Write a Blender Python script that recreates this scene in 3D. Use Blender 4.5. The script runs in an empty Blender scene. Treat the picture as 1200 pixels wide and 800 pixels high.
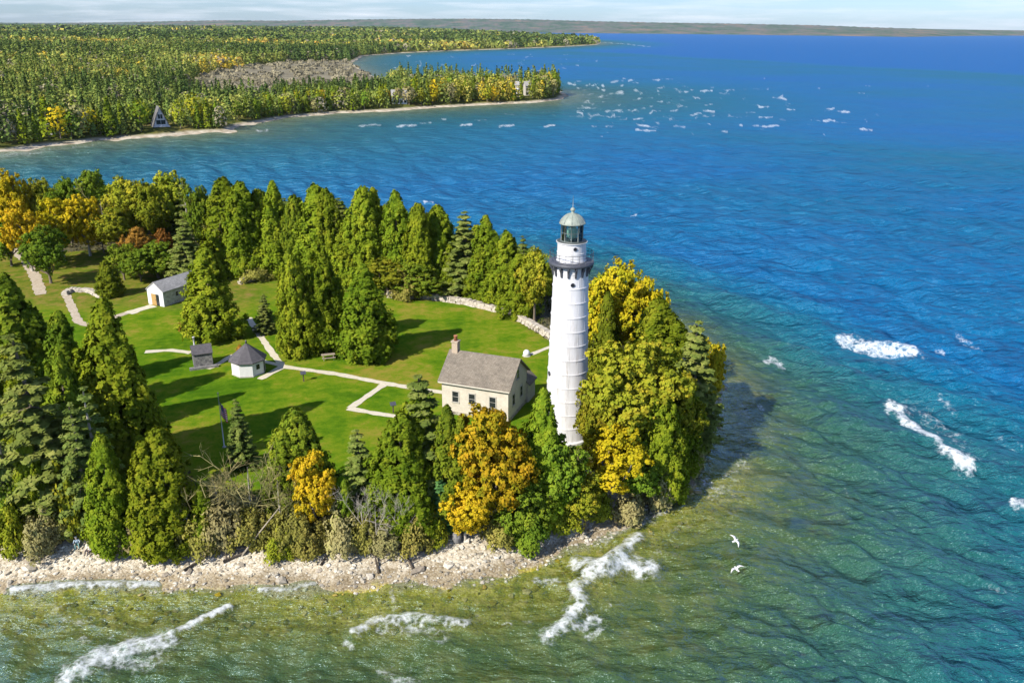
import bpy, math, random
import numpy as np
from mathutils import Vector, Matrix

# ------------------------------------------------------------------ camera, sky, sun, exposure
C = bpy.context.scene.collection
SC = bpy.context.scene
CAM_H, PITCH, ROLL = 47.0, 20.2, 0.4
cam_data = bpy.data.cameras.new("camera")
cam_data.lens, cam_data.sensor_width = 30.0, 36.0
cam_data.clip_start, cam_data.clip_end = 0.5, 90000.0
cam = bpy.data.objects.new("camera", cam_data)
C.objects.link(cam)
cam.matrix_world = (Matrix.Translation((0, 0, CAM_H)) @ Matrix.Rotation(math.radians(90 - PITCH), 4, 'X')
                    @ Matrix.Rotation(math.radians(ROLL), 4, 'Z'))
SC.camera = cam

SUN_AZ = math.atan2(-0.70, -0.71)          # direction towards the sun, measured from +Y to +X
SUN_EL = math.radians(38)
world = bpy.data.worlds.new("World")
SC.world = world
world.use_nodes = True
wn, wl = world.node_tree.nodes, world.node_tree.links
wn.clear()
w_out = wn.new("ShaderNodeOutputWorld")
w_bg = wn.new("ShaderNodeBackground")
w_sky = wn.new("ShaderNodeTexSky")
w_sky.sky_type = 'NISHITA'
w_sky.sun_disc = False
w_sky.sun_elevation = SUN_EL
w_sky.sun_rotation = SUN_AZ % (2 * math.pi)
w_sky.altitude = 200
w_sky.air_density = 1.0
w_sky.dust_density = 0.4
w_sky.ozone_density = 2.0
w_bg.inputs['Strength'].default_value = 0.055
# thin streaks of cloud low over the horizon
w_tc = wn.new("ShaderNodeTexCoord")
w_map = wn.new("ShaderNodeMapping")
w_map.inputs['Scale'].default_value = (5.0, 5.0, 75.0)
w_noise = wn.new("ShaderNodeTexNoise")
w_noise.inputs['Scale'].default_value = 1.6
w_noise.inputs['Detail'].default_value = 7
w_noise.inputs['Roughness'].default_value = 0.6
w_ramp = wn.new("ShaderNodeValToRGB")
w_ramp.color_ramp.elements[0].position = 0.45
w_ramp.color_ramp.elements[1].position = 0.85
w_mix = wn.new("ShaderNodeMixRGB")
w_mix.inputs[2].default_value = (12.8, 13.4, 14.8, 1)
w_fac = wn.new("ShaderNodeMath")
w_fac.operation = 'MULTIPLY'
w_fac.inputs[1].default_value = 0.9
w_tint = wn.new("ShaderNodeMixRGB")
w_tint.blend_type = 'MULTIPLY'
w_tint.inputs[0].default_value = 1.0
w_tint.inputs[2].default_value = (0.98, 1.30, 1.98, 1)
wl.new(w_tc.outputs['Generated'], w_map.inputs[0])
wl.new(w_map.outputs[0], w_noise.inputs['Vector'])
wl.new(w_noise.outputs['Fac'], w_ramp.inputs[0])
wl.new(w_ramp.outputs[0], w_fac.inputs[0])
wl.new(w_fac.outputs[0], w_mix.inputs[0])
wl.new(w_sky.outputs[0], w_tint.inputs[1])
wl.new(w_tint.outputs[0], w_mix.inputs[1])
wl.new(w_mix.outputs[0], w_bg.inputs[0])
wl.new(w_bg.outputs[0], w_out.inputs[0])

sun_data = bpy.data.lights.new("sun", 'SUN')
sun_data.energy = 5.0
sun_data.angle = math.radians(0.53)
sun_data.color = (1.0, 0.93, 0.82)
sun = bpy.data.objects.new("sun", sun_data)
C.objects.link(sun)
sun_dir = Vector((math.sin(SUN_AZ) * math.cos(SUN_EL), math.cos(SUN_AZ) * math.cos(SUN_EL), math.sin(SUN_EL)))
sun.rotation_euler = sun_dir.to_track_quat('Z', 'Y').to_euler()
sun.location = (-60, -60, 120)

SC.view_settings.view_transform = 'Standard'
SC.view_settings.look = 'None'
SC.view_settings.exposure = 0.58
SC.view_settings.gamma = 1.0
SC.view_settings.use_curve_mapping = False
HAZE = 1.6e-5
SC.render.engine = 'CYCLES'
SC.cycles.max_bounces = 6
SC.cycles.diffuse_bounces = 2
SC.cycles.glossy_bounces = 2
SC.cycles.transparent_max_bounces = 8
SC.cycles.use_denoising = True

# ------------------------------------------------------------------ measuring: photo pixel -> place on a level plane
def _rx(a):
    c, s = math.cos(a), math.sin(a)
    return np.array([[1, 0, 0], [0, c, -s], [0, s, c]])
def _rz(a):
    c, s = math.cos(a), math.sin(a)
    return np.array([[c, -s, 0], [s, c, 0], [0, 0, 1]])
CR = _rx(math.radians(90 - PITCH)) @ _rz(math.radians(ROLL))
def at(px, py, z=0.0):
    d = CR @ np.array([(px - 600) / 1000, (400 - py) / 1000, -1.0])
    t = (z - CAM_H) / d[2]
    return np.array([d[0] * t, d[1] * t, z])
def to_px(P):
    v = (np.asarray(P, float) - np.array([0, 0, CAM_H])) @ CR
    return 600 + 1000 * v[..., 0] / -v[..., 2], 400 - 1000 * v[..., 1] / -v[..., 2], -v[..., 2]

rng = np.random.default_rng(7)
random.seed(7)

# ------------------------------------------------------------------ helpers
def tag(o, label=None, cat=None, group=None, kind=None):
    if label: o['label'] = label
    if cat: o['category'] = cat
    if group: o['group'] = group
    if kind: o['kind'] = kind
    return o

def empty(name, loc, rz=0.0):
    o = bpy.data.objects.new(name, None)
    o.empty_display_size = 0.5
    o.location = loc
    o.rotation_euler = (0, 0, rz)
    C.objects.link(o)
    return o

class MB:
    """Collects simple shapes into one mesh."""
    def __init__(self):
        self.v, self.f, self.sm = [], [], []
    def add(self, vs, fs, smooth=False):
        n = len(self.v)
        self.v += [tuple(map(float, p)) for p in vs]
        self.f += [tuple(i + n for i in f) for f in fs]
        self.sm += [smooth] * len(fs)
    def box(self, x0, x1, y0, y1, z0, z1):
        self.add([(x0, y0, z0), (x1, y0, z0), (x1, y1, z0), (x0, y1, z0), (x0, y0, z1), (x1, y0, z1), (x1, y1, z1), (x0, y1, z1)],
                 [(0, 3, 2, 1), (4, 5, 6, 7), (0, 1, 5, 4), (1, 2, 6, 5), (2, 3, 7, 6), (3, 0, 4, 7)])
    def lathe(self, prof, seg=24, smooth=True, cx=0, cy=0, phase=0.0, cap=True):
        vs, fs = [], []
        for r, z in prof:
            for k in range(seg):
                a = phase + 2 * math.pi * k / seg
                vs.append((cx + r * math.cos(a), cy + r * math.sin(a), z))
        for i in range(len(prof) - 1):
            for k in range(seg):
                k2 = (k + 1) % seg
                fs.append((i * seg + k, i * seg + k2, (i + 1) * seg + k2, (i + 1) * seg + k))
        self.add(vs, fs, smooth)
        if cap:
            n = len(self.v) - len(vs)
            self.f.append(tuple(n + k for k in reversed(range(seg)))); self.sm.append(False)
            self.f.append(tuple(n + (len(prof) - 1) * seg + k for k in range(seg))); self.sm.append(False)
    def tube(self, pts, rad, seg=6, smooth=True):
        pts = [np.array(p, float) for p in pts]
        if np.isscalar(rad): rad = [rad] * len(pts)
        vs, fs = [], []
        for i, p in enumerate(pts):
            d = pts[min(i + 1, len(pts) - 1)] - pts[max(i - 1, 0)]
            d = d / (np.linalg.norm(d) + 1e-9)
            a = np.cross(d, (0, 0, 1) if abs(d[2]) < 0.9 else (1, 0, 0))
            a /= np.linalg.norm(a)
            b = np.cross(d, a)
            for k in range(seg):
                t = 2 * math.pi * k / seg
                vs.append(p + rad[i] * (a * math.cos(t) + b * math.sin(t)))
        for i in range(len(pts) - 1):
            for k in range(seg):
                k2 = (k + 1) % seg
                fs.append((i * seg + k, i * seg + k2, (i + 1) * seg + k2, (i + 1) * seg + k))
        fs.append(tuple(range(seg)))
        fs.append(tuple((len(pts) - 1) * seg + k for k in reversed(range(seg))))
        self.add(vs, fs, smooth)
    def build(self, name, mat, parent=None, data_only=False):
        me = bpy.data.meshes.new(name)
        me.from_pydata(self.v, [], self.f)
        me.polygons.foreach_set('use_smooth', self.sm)
        if mat: me.materials.append(mat)
        me.update()
        if data_only: return me
        o = bpy.data.objects.new(name, me)
        C.objects.link(o)
        if parent: o.parent = parent
        return o

def np_mesh(name, V, F, mat=None, smooth=False, attrs=None, normals=None, colors=None):
    """Fast mesh from arrays; all faces have the same number of corners."""
    me = bpy.data.meshes.new(name)
    V = np.asarray(V, np.float32); F = np.asarray(F, np.int32)
    n, k = F.shape
    me.vertices.add(len(V)); me.vertices.foreach_set('co', V.ravel())
    me.loops.add(n * k); me.loops.foreach_set('vertex_index', F.ravel())
    me.polygons.add(n)
    me.polygons.foreach_set('loop_start', np.arange(0, n * k, k, dtype=np.int32))
    me.polygons.foreach_set('use_smooth', np.full(n, smooth, bool))
    if mat: me.materials.append(mat)
    me.update(calc_edges=True)
    for nm, a in (attrs or {}).items():
        at_ = me.attributes.new(nm, 'FLOAT', 'POINT')
        at_.data.foreach_set('value', np.asarray(a, np.float32))
    if colors is not None:
        ca = me.color_attributes.new('tone', 'FLOAT_COLOR', 'POINT')
        ca.data.foreach_set('color', np.concatenate([colors, np.ones((len(colors), 1))], 1).astype(np.float32).ravel())
    if normals is not None:
        me.normals_split_custom_set_from_vertices(np.asarray(normals, float).tolist())
    return me

def link(name, me, parent=None):
    o = bpy.data.objects.new(name, me)
    C.objects.link(o)
    if parent: o.parent = parent
    return o

def grid_faces(nr, nc):
    i = np.arange(nr - 1)[:, None] * nc + np.arange(nc - 1)[None, :]
    return np.stack([i, i + 1, i + 1 + nc, i + nc], -1).reshape(-1, 4)

def sdist(poly, P):
    """Signed distance to a closed polygon, positive inside."""
    poly = np.asarray(poly, float)[:, :2]
    x, y = P[:, 0], P[:, 1]
    best = np.full(len(P), 1e18)
    inside = np.zeros(len(P), bool)
    for a, b in zip(poly, np.roll(poly, -1, 0)):
        d = b - a
        t = np.clip(((x - a[0]) * d[0] + (y - a[1]) * d[1]) / (d @ d + 1e-12), 0, 1)
        best = np.minimum(best, (x - a[0] - t * d[0]) ** 2 + (y - a[1] - t * d[1]) ** 2)
        c = ((a[1] > y) != (b[1] > y)) & (x < (b[0] - a[0]) * (y - a[1]) / (b[1] - a[1] + 1e-12) + a[0])
        inside ^= c
    return np.where(inside, 1, -1) * np.sqrt(best)

def wob(x, y, f, seed=0.0):
    """Smooth irregular field in about -1..1."""
    return (np.sin(x * f + 1.3 * np.sin(y * f * 0.7 + seed) + seed * 2.1) + np.sin(y * f * 1.13 + 1.7 * np.sin(x * f * 0.61 - seed) + seed)
            + 0.6 * np.sin((x + y) * f * 1.9 + seed * 3) + 0.5 * np.sin((x - 1.4 * y) * f * 2.7 + seed)) / 3.1

def smooth01(t):
    t = np.clip(t, 0, 1)
    return t * t * (3 - 2 * t)

# ------------------------------------------------------------------ materials
def new_mat(name):
    m = bpy.data.materials.new(name)
    m.use_nodes = True
    n, l = m.node_tree.nodes, m.node_tree.links
    n.clear()
    out = n.new("ShaderNodeOutputMaterial")
    return m, n, l, out

def noise(n, l, vec, scale, detail=4, rough=0.55):
    t = n.new("ShaderNodeTexNoise")
    t.inputs['Scale'].default_value = scale
    t.inputs['Detail'].default_value = detail
    t.inputs['Roughness'].default_value = rough
    if vec is not None: l.new(vec, t.inputs['Vector'])
    return t.outputs['Fac']

def ramp(n, l, fac, stops, interp='LINEAR'):
    r = n.new("ShaderNodeValToRGB")
    r.color_ramp.interpolation = interp
    els = r.color_ramp.elements
    while len(els) < len(stops): els.new(0.5)
    for e, (p, c) in zip(els, stops):
        e.position = p
        e.color = (*c, 1) if len(c) == 3 else c
    l.new(fac, r.inputs[0])
    return r.outputs[0]

def mathn(n, l, op, a, b=None, clamp=False):
    m = n.new("ShaderNodeMath")
    m.operation = op
    m.use_clamp = clamp
    for i, v in enumerate((a, b)):
        if v is None: continue
        if isinstance(v, (int, float)): m.inputs[i].default_value = v
        else: l.new(v, m.inputs[i])
    return m.outputs[0]

def mixc(n, l, fac, a, b, blend='MIX'):
    m = n.new("ShaderNodeMixRGB")
    m.blend_type = blend
    for i, v in enumerate((fac, a, b)):
        if isinstance(v, (int, float)): m.inputs[i].default_value = v
        elif isinstance(v, tuple): m.inputs[i].default_value = (*v, 1)
        else: l.new(v, m.inputs[i])
    return m.outputs[0]

def bumpn(n, l, height, strength=0.5, dist=0.05):
    b = n.new("ShaderNodeBump")
    b.inputs['Strength'].default_value = strength
    b.inputs['Distance'].default_value = dist
    l.new(height, b.inputs['Height'])
    return b.outputs[0]

def solid(name, ca, cb, scale=3.0, rough=0.7, bump=0.0, bscale=20.0, metallic=0.0, stretch=None):
    """Surface in two worn tones mixed by noise."""
    m, n, l, out = new_mat(name)
    tc = n.new("ShaderNodeTexCoord").outputs['Object']
    if stretch:
        mp = n.new("ShaderNodeMapping")
        mp.inputs['Scale'].default_value = stretch
        l.new(tc, mp.inputs[0]); tc = mp.outputs[0]
    f = noise(n, l, tc, scale, 6, 0.65)
    col = ramp(n, l, f, [(0.32, ca), (0.68, cb)])
    p = n.new("ShaderNodeBsdfPrincipled")
    l.new(col, p.inputs['Base Color'])
    p.inputs['Roughness'].default_value = rough
    p.inputs['Metallic'].default_value = metallic
    if bump:
        l.new(bumpn(n, l, noise(n, l, tc, bscale, 3), bump, 0.04), p.inputs['Normal'])
    l.new(p.outputs[0], out.inputs[0])
    return m

def leaf_mat(name, a, b, c, trans=0.24, scale=0.55):
    """Foliage: tones a, b, c vary through the crown and from tree to tree."""
    m, n, l, out = new_mat(name)
    tc = n.new("ShaderNodeTexCoord").outputs['Object']
    oi = n.new("ShaderNodeObjectInfo").outputs['Random']
    sh = n.new("ShaderNodeVectorMath"); sh.operation = 'ADD'
    cmb = n.new("ShaderNodeCombineXYZ")
    l.new(mathn(n, l, 'MULTIPLY', oi, 37.0), cmb.inputs[0])
    l.new(tc, sh.inputs[0]); l.new(cmb.outputs[0], sh.inputs[1])
    f1 = noise(n, l, sh.outputs[0], scale, 5, 0.7)
    f2 = noise(n, l, sh.outputs[0], 3.2, 2, 0.6)
    f = mathn(n, l, 'ADD', mathn(n, l, 'MULTIPLY', f1, 0.65), mathn(n, l, 'MULTIPLY', f2, 0.35))
    col = ramp(n, l, f, [(0.36, a), (0.5, b), (0.66, c)])
    hs = n.new("ShaderNodeHueSaturation")
    l.new(mathn(n, l, 'ADD', mathn(n, l, 'MULTIPLY', oi, 0.030), 0.485), hs.inputs['Hue'])
    oi2 = mathn(n, l, 'FRACT', mathn(n, l, 'MULTIPLY', oi, 7.31))
    l.new(mathn(n, l, 'ADD', mathn(n, l, 'MULTIPLY', oi2, 0.50), 0.98), hs.inputs['Value'])
    l.new(col, hs.inputs['Color'])
    d = n.new("ShaderNodeBsdfDiffuse"); t = n.new("ShaderNodeBsdfTranslucent")
    l.new(hs.outputs[0], d.inputs[0])
    l.new(mixc(n, l, 1.0, hs.outputs[0], (1.0, 1.0, 0.5), 'MULTIPLY'), t.inputs[0])
    mx = n.new("ShaderNodeMixShader"); mx.inputs[0].default_value = trans
    l.new(d.outputs[0], mx.inputs[1]); l.new(t.outputs[0], mx.inputs[2])
    l.new(mx.outputs[0], out.inputs[0])
    return m

M = {}
M['cedar'] = leaf_mat('cedar_foliage', (0.068, 0.112, 0.008), (0.140, 0.188, 0.012), (0.255, 0.272, 0.020))
M['cedar_dark'] = leaf_mat('dark_cedar_foliage', (0.056, 0.095, 0.009), (0.125, 0.170, 0.013), (0.230, 0.245, 0.020))
M['spruce'] = leaf_mat('spruce_needles', (0.060, 0.092, 0.018), (0.130, 0.165, 0.034), (0.250, 0.262, 0.068), 0.2)
M['blue_spruce'] = leaf_mat('blue_green_needles', (0.035, 0.110, 0.034), (0.070, 0.170, 0.050), (0.120, 0.210, 0.065), 0.2)
M['gold'] = leaf_mat('golden_leaves', (0.25, 0.225, 0.014), (0.45, 0.350, 0.014), (0.54, 0.350, 0.022), 0.2)
M['orange'] = leaf_mat('orange_leaves', (0.14, 0.180, 0.012), (0.36, 0.290, 0.014), (0.50, 0.310, 0.018), 0.2)
M['olive'] = leaf_mat('olive_leaves', (0.115, 0.158, 0.012), (0.205, 0.232, 0.018), (0.370, 0.310, 0.024), 0.2)
M['green'] = leaf_mat('green_leaves', (0.070, 0.120, 0.012), (0.130, 0.190, 0.016), (0.220, 0.245, 0.022), 0.2)
M['rust'] = leaf_mat('rusty_leaves', (0.190, 0.115, 0.024), (0.310, 0.160, 0.030), (0.360, 0.205, 0.034), 0.2)
M['grey'] = leaf_mat('brown_twigs', (0.165, 0.142, 0.060), (0.260, 0.228, 0.100), (0.285, 0.275, 0.090), 0.2)
M['shrub'] = leaf_mat('shrub_leaves', (0.130, 0.125, 0.030), (0.220, 0.205, 0.045), (0.310, 0.260, 0.070), 0.25)
M['bark'] = solid('bark', (0.10, 0.075, 0.05), (0.20, 0.165, 0.12), 6, 0.9, 0.6, 14, stretch=(3, 3, 0.6))
M['pale_bark'] = solid('pale_bark', (0.28, 0.25, 0.20), (0.46, 0.42, 0.35), 5, 0.9, 0.4, 14, stretch=(3, 3, 0.6))
M['dead_wood'] = solid('dead_wood', (0.22, 0.18, 0.13), (0.38, 0.33, 0.25), 5, 0.9, 0.4, 14)
M['dark_wood'] = solid('dark_driftwood', (0.05, 0.04, 0.032), (0.12, 0.095, 0.07), 5, 0.9, 0.4, 14)
M['white'] = solid('white_paint', (0.60, 0.60, 0.61), (0.68, 0.68, 0.675), 4, 0.55)
M['black'] = solid('black_iron', (0.045, 0.050, 0.064), (0.078, 0.083, 0.100), 5, 0.5)
M['grey_metal'] = solid('weathered_metal', (0.20, 0.235, 0.20), (0.31, 0.345, 0.29), 4, 0.5)
M['stone'] = None
M['dark_glass'] = solid('dark_window_glass', (0.012, 0.014, 0.018), (0.03, 0.034, 0.04), 2, 0.08)
M['wood_door'] = solid('yellow_wood', (0.34, 0.20, 0.06), (0.46, 0.30, 0.11), 5, 0.6, stretch=(6, 6, 0.5))
M['chimney_brick'] = solid('tan_chimney_brick', (0.36, 0.28, 0.20), (0.50, 0.41, 0.31), 7, 0.9, 0.3, 18)
M['brick_red'] = solid('terracotta', (0.30, 0.11, 0.05), (0.42, 0.18, 0.09), 6, 0.85)

# ================================================================== the setting
# ---- coastline of the island (metres)
ISLAND = [at(*p) for p in [(-420, 700), (-200, 692), (0, 690), (100, 690), (200, 686), (300, 690), (400, 690), (500, 684), (560, 679), (620, 664),
                           (680, 642), (735, 616), (780, 590), (815, 566), (820, 532), (834, 502), (842, 475), (845, 452), (832, 432), (806, 408),
                           (770, 380), (705, 352), (640, 331), (560, 321), (480, 311), (350, 287), (200, 264), (100, 250), (0, 238), (-150, 226), (-500, 222)]]
ISLAND = [p[:2] for p in ISLAND] + [np.array((-330.0, 250.0)), np.array((-330.0, 62.0))]
def island_s(P):
    s = sdist(ISLAND, P)
    return s + 0.7 * wob(P[:, 0], P[:, 1], 0.45, 1.0) + 0.35 * wob(P[:, 0], P[:, 1], 1.3, 2.0)
def island_z(P, s=None):
    s = island_s(P) if s is None else s
    beach = np.where(s > 0, 2.0 * smooth01(s / 9.0) ** 0.8, 0)
    beach = beach + np.where(s > 0, 0.12 * wob(P[:, 0], P[:, 1], 0.9, 4.0) * smooth01(s / 2) * (1 - smooth01((s - 6) / 4)), 0)
    slope = 0.06 + 0.16 * smooth01((P[:, 1] - 82) / 45) + 0.075 * smooth01((P[:, 0] - 18) / 22)
    bed = np.where(s < 0, -(0.15 * np.minimum(-s, 4) + slope * np.maximum(-s - 4, 0)), 0)
    return beach + np.maximum(bed, -14)
def ground_z(x, y):
    return float(island_z(np.array([[x, y]]))[0])
def on_ground(px, py):
    z = 2.0
    for _ in range(4):
        p = at(px, py, z); z = ground_z(p[0], p[1])
    return np.array([p[0], p[1], z])

# ---- materials of the ground
def ground_material():
    m, n, l, out = new_mat('island_ground')
    tc = n.new("ShaderNodeTexCoord").outputs['Object']
    a = n.new("ShaderNodeAttribute"); a.attribute_name = 'shore'
    s = a.outputs['Fac']
    wobble = mathn(n, l, 'MULTIPLY', mathn(n, l, 'SUBTRACT', noise(n, l, tc, 0.55, 5, 0.65), 0.5), 5.0)
    sw = mathn(n, l, 'ADD', s, wobble)
    # cobbles
    vo = n.new("ShaderNodeTexVoronoi"); vo.inputs['Scale'].default_value = 5.0
    l.new(tc, vo.inputs['Vector'])
    vo2 = n.new("ShaderNodeTexVoronoi"); vo2.inputs['Scale'].default_value = 1.3
    l.new(tc, vo2.inputs['Vector'])
    vc = n.new("ShaderNodeSeparateColor"); l.new(vo.outputs['Color'], vc.inputs[0])
    stone = ramp(n, l, vc.outputs[0], [(0.0, (0.45, 0.39, 0.28)), (0.45, (0.59, 0.53, 0.41)), (1.0, (0.68, 0.64, 0.53))])
    gap = ramp(n, l, vo.outputs['Distance'], [(0.45, (1, 1, 1)), (0.85, (0.62, 0.57, 0.50))])
    stone = mixc(n, l, 1.0, stone, gap, 'MULTIPLY')
    weed = ramp(n, l, noise(n, l, tc, 0.9, 5, 0.7), [(0.35, (0.150, 0.175, 0.014)), (0.50, (0.350, 0.310, 0.020)), (0.66, (0.60, 0.50, 0.16))])
    weed = mixc(n, l, 1.0, weed, gap, 'MULTIPLY')
    deep = ramp(n, l, noise(n, l, tc, 0.35, 6, 0.7), [(0.38, (0.045, 0.100, 0.022)), (0.50, (0.125, 0.165, 0.032)), (0.64, (0.30, 0.285, 0.085))])
    soil = ramp(n, l, noise(n, l, tc, 0.7, 6, 0.7), [(0.32, (0.035, 0.034, 0.014)), (0.5, (0.075, 0.070, 0.026)), (0.68, (0.14, 0.115, 0.055))])
    def step(x, lo, hi):
        mr = n.new("ShaderNodeMapRange"); mr.interpolation_type = 'SMOOTHSTEP'
        mr.inputs['From Min'].default_value = lo; mr.inputs['From Max'].default_value = hi
        l.new(x, mr.inputs['Value']); return mr.outputs[0]
    c = mixc(n, l, step(sw, -9, -4), deep, weed)
    c = mixc(n, l, step(sw, -0.9, 0.5), c, stone)
    patch = ramp(n, l, noise(n, l, tc, 0.22, 5, 0.65), [(0.36, (0.72, 0.70, 0.66)), (0.55, (1, 1, 1))])
    c = mixc(n, l, step(sw, -0.5, 1.0), c, mixc(n, l, 1.0, c, patch, 'MULTIPLY'))
    wet = mixc(n, l, 1.0, c, (0.62, 0.57, 0.48), 'MULTIPLY')
    c = mixc(n, l, mathn(n, l, 'MULTIPLY', step(sw, -0.9, 0.3), mathn(n, l, 'SUBTRACT', 1.0, step(sw, 1.2, 2.2))), c, wet)
    c = mixc(n, l, step(sw, 7.0, 8.6), c, soil)
    p = n.new("ShaderNodeBsdfPrincipled"); p.inputs['Roughness'].default_value = 0.9
    l.new(c, p.inputs['Base Color'])
    h = mathn(n, l, 'ADD', mathn(n, l, 'MULTIPLY', vo.outputs['Distance'], -0.5), mathn(n, l, 'MULTIPLY', vo2.outputs['Distance'], -0.8))
    l.new(bumpn(n, l, h, 0.6, 0.14), p.inputs['Normal'])
    l.new(p.outputs[0], out.inputs[0])
    return m
M['ground'] = ground_material()

def lawn_material():
    m, n, l, out = new_mat('mown_lawn')
    tc = n.new("ShaderNodeTexCoord").outputs['Object']
    big = noise(n, l, tc, 0.09, 5, 0.65)
    mid = noise(n, l, tc, 0.7, 4, 0.6)
    fine = noise(n, l, tc, 5.0, 3, 0.7)
    f = mathn(n, l, 'ADD', mathn(n, l, 'ADD', mathn(n, l, 'MULTIPLY', big, 0.55), mathn(n, l, 'MULTIPLY', mid, 0.3)), mathn(n, l, 'MULTIPLY', fine, 0.15))
    c = ramp(n, l, f, [(0.39, (0.042, 0.110, 0.005)), (0.46, (0.078, 0.160, 0.007)), (0.52, (0.135, 0.195, 0.010)), (0.60, (0.25, 0.205, 0.035))])
    wv = n.new("ShaderNodeTexWave"); wv.inputs['Scale'].default_value = 0.22; wv.inputs['Distortion'].default_value = 2.5
    wv.inputs['Detail'].default_value = 2
    mp = n.new("ShaderNodeMapping"); mp.inputs['Rotation'].default_value = (0, 0, math.radians(72))
    l.new(tc, mp.inputs[0]); l.new(mp.outputs[0], wv.inputs[0])
    c = mixc(n, l, mathn(n, l, 'MULTIPLY', wv.outputs['Fac'], 0.16), c, (0.13, 0.22, 0.012))
    a = n.new("ShaderNodeAttribute"); a.attribute_name = 'rough'
    dry = ramp(n, l, noise(n, l, tc, 0.5, 5, 0.7), [(0.38, (0.085, 0.135, 0.012)), (0.52, (0.155, 0.165, 0.022)), (0.66, (0.25, 0.165, 0.055))])
    c = mixc(n, l, a.outputs['Fac'], c, dry)
    p = n.new("ShaderNodeBsdfDiffuse")
    l.new(c, p.inputs[0])
    l.new(bumpn(n, l, noise(n, l, tc, 9, 3, 0.8), 0.6, 0.08), p.inputs['Normal'])
    l.new(p.outputs[0], out.inputs[0])
    return m
M['lawn'] = lawn_material()
M['path'] = solid('crushed_limestone', (0.50, 0.45, 0.32), (0.62, 0.57, 0.44), 2.5, 0.95, 0.4, 30)
M['gravel'] = solid('gravel_drive', (0.34, 0.27, 0.18), (0.52, 0.45, 0.34), 2.0, 0.95, 0.4, 30)

# ---- the island itself
xs = np.arange(-200, 120, 0.55); ys = np.arange(14, 262, 0.55)
GX, GY = np.meshgrid(xs, ys)
P2 = np.stack([GX.ravel(), GY.ravel()], 1)
s = island_s(P2)
z = island_z(P2, s)
me = np_mesh('ground', np.column_stack([P2, z]), grid_faces(len(ys), len(xs)), M['ground'], True, {'shore': s})
tag(link('ground', me), kind='structure')

# ---- lawn: a sheet a little above the ground, its edge uneven
LAWN = [at(*p, 2.0)[:2] for p in [(-60, 300), (20, 296), (60, 296), (130, 292), (190, 300), (228, 322), (285, 327), (330, 322), (400, 340), (470, 349), (540, 353),
                                  (598, 368), (640, 394), (700, 430), (722, 470), (712, 522), (640, 540), (560, 548), (480, 570), (420, 585), (350, 585),
                                  (262, 582), (205, 560), (150, 520), (110, 480), (60, 450), (0, 420), (-60, 400)]]
step_ = 0.5
lx = np.arange(-130, 25, step_); ly = np.arange(75, 185, step_)
LX, LY = np.meshgrid(lx, ly)
PL = np.stack([LX.ravel(), LY.ravel()], 1)
ls = sdist(LAWN, PL) + 0.5 * wob(PL[:, 0], PL[:, 1], 1.1, 7) + 0.25 * wob(PL[:, 0], PL[:, 1], 3.1, 3)
F = grid_faces(len(ly), len(lx))
F = F[(ls[F] > 0).all(1)]
used, inv = np.unique(F, return_inverse=True)
rough_ = np.maximum(smooth01((PL[:, 1] - 133) / 9) * smooth01((-PL[:, 0] - 40) / 12), 1 - smooth01(ls / 2.2) * 1.0)
rough_ = np.clip(rough_ + 0.22 * wob(PL[:, 0], PL[:, 1], 0.2, 5) * smooth01((PL[:, 1] - 112) / 15), 0, 1)
zl = np.maximum(island_z(PL), 1.2) + 0.05
me = np_mesh('lawn', np.column_stack([PL, zl])[used], inv.reshape(-1, 4), M['lawn'], True, {'rough': rough_[used]})
tag(link('lawn', me), kind='structure')

# ---- footpaths (strips laid on the lawn)
def strip(name, pix, width, mat, z=2.09, taper=None):
    pts = [at(px, py, z)[:2] for px, py in pix]
    fine = []
    for a, b in zip(pts[:-1], pts[1:]):
        k = max(2, int(np.linalg.norm(b - a) / 0.8))
        fine += [a + (b - a) * i / k for i in range(k)]
    fine.append(pts[-1])
    fine = np.array(fine)
    d = np.gradient(fine, axis=0); d /= np.linalg.norm(d, axis=1)[:, None] + 1e-9
    nrm = np.stack([-d[:, 1], d[:, 0]], 1)
    w = width / 2 * (1 + 0.12 * np.sin(np.arange(len(fine)) * 1.7) + 0.08 * np.sin(np.arange(len(fine)) * 0.6 + 2) + 0.10 * np.sin(np.arange(len(fine)) * 2.9 + len(fine)))
    w = w[:, None]
    L, Rr = fine + nrm * w, fine - nrm * w * 1.03
    V = np.concatenate([np.column_stack([L, np.full(len(L), z)]), np.column_stack([Rr, np.full(len(L), z)])])
    n_ = len(L)
    F = np.array([(i, n_ + i, n_ + i + 1, i + 1) for i in range(n_ - 1)])
    o = link(name, np_mesh(name, V, F, mat))
    return tag(o, kind='structure')
strip('path', [(291, 372), (300, 386), (318, 412), (332, 430)], 0.98, M['path'], 2.085)
strip('path', [(330, 429), (395, 438), (452, 449), (500, 457), (540, 462)], 1.05, M['path'], 2.089)
strip('path', [(452, 449), (410, 478)], .95, M['path'], 2.093)
strip('path', [(408, 478), (440, 484), (468, 488)], 1.0, M['path'], 2.097)
strip('path', [(332, 429), (312, 440), (304, 444)], 1.1, M['path'], 2.094)
strip('path', [(170, 412), (200, 410), (224, 413)], 1.1, M['path'], 2.085)
strip('path', [(243, 432), (258, 425), (272, 416), (300, 421), (330, 428)], 0.9, M['path'], 2.081)
strip('path', [(150, 367), (165, 362), (180, 358)], 1.9, M['path'], 2.085)
strip('path', [(14, 292), (30, 304), (42, 325), (48, 345)], 1.9, M['gravel'], 2.085)
strip('path', [(78, 346), (92, 377), (104, 381), (150, 366)], 1.3, M['gravel'], 2.079)
strip('path', [(622, 415), (640, 408), (652, 404)], 0.8, M['path'], 2.085)

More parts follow.
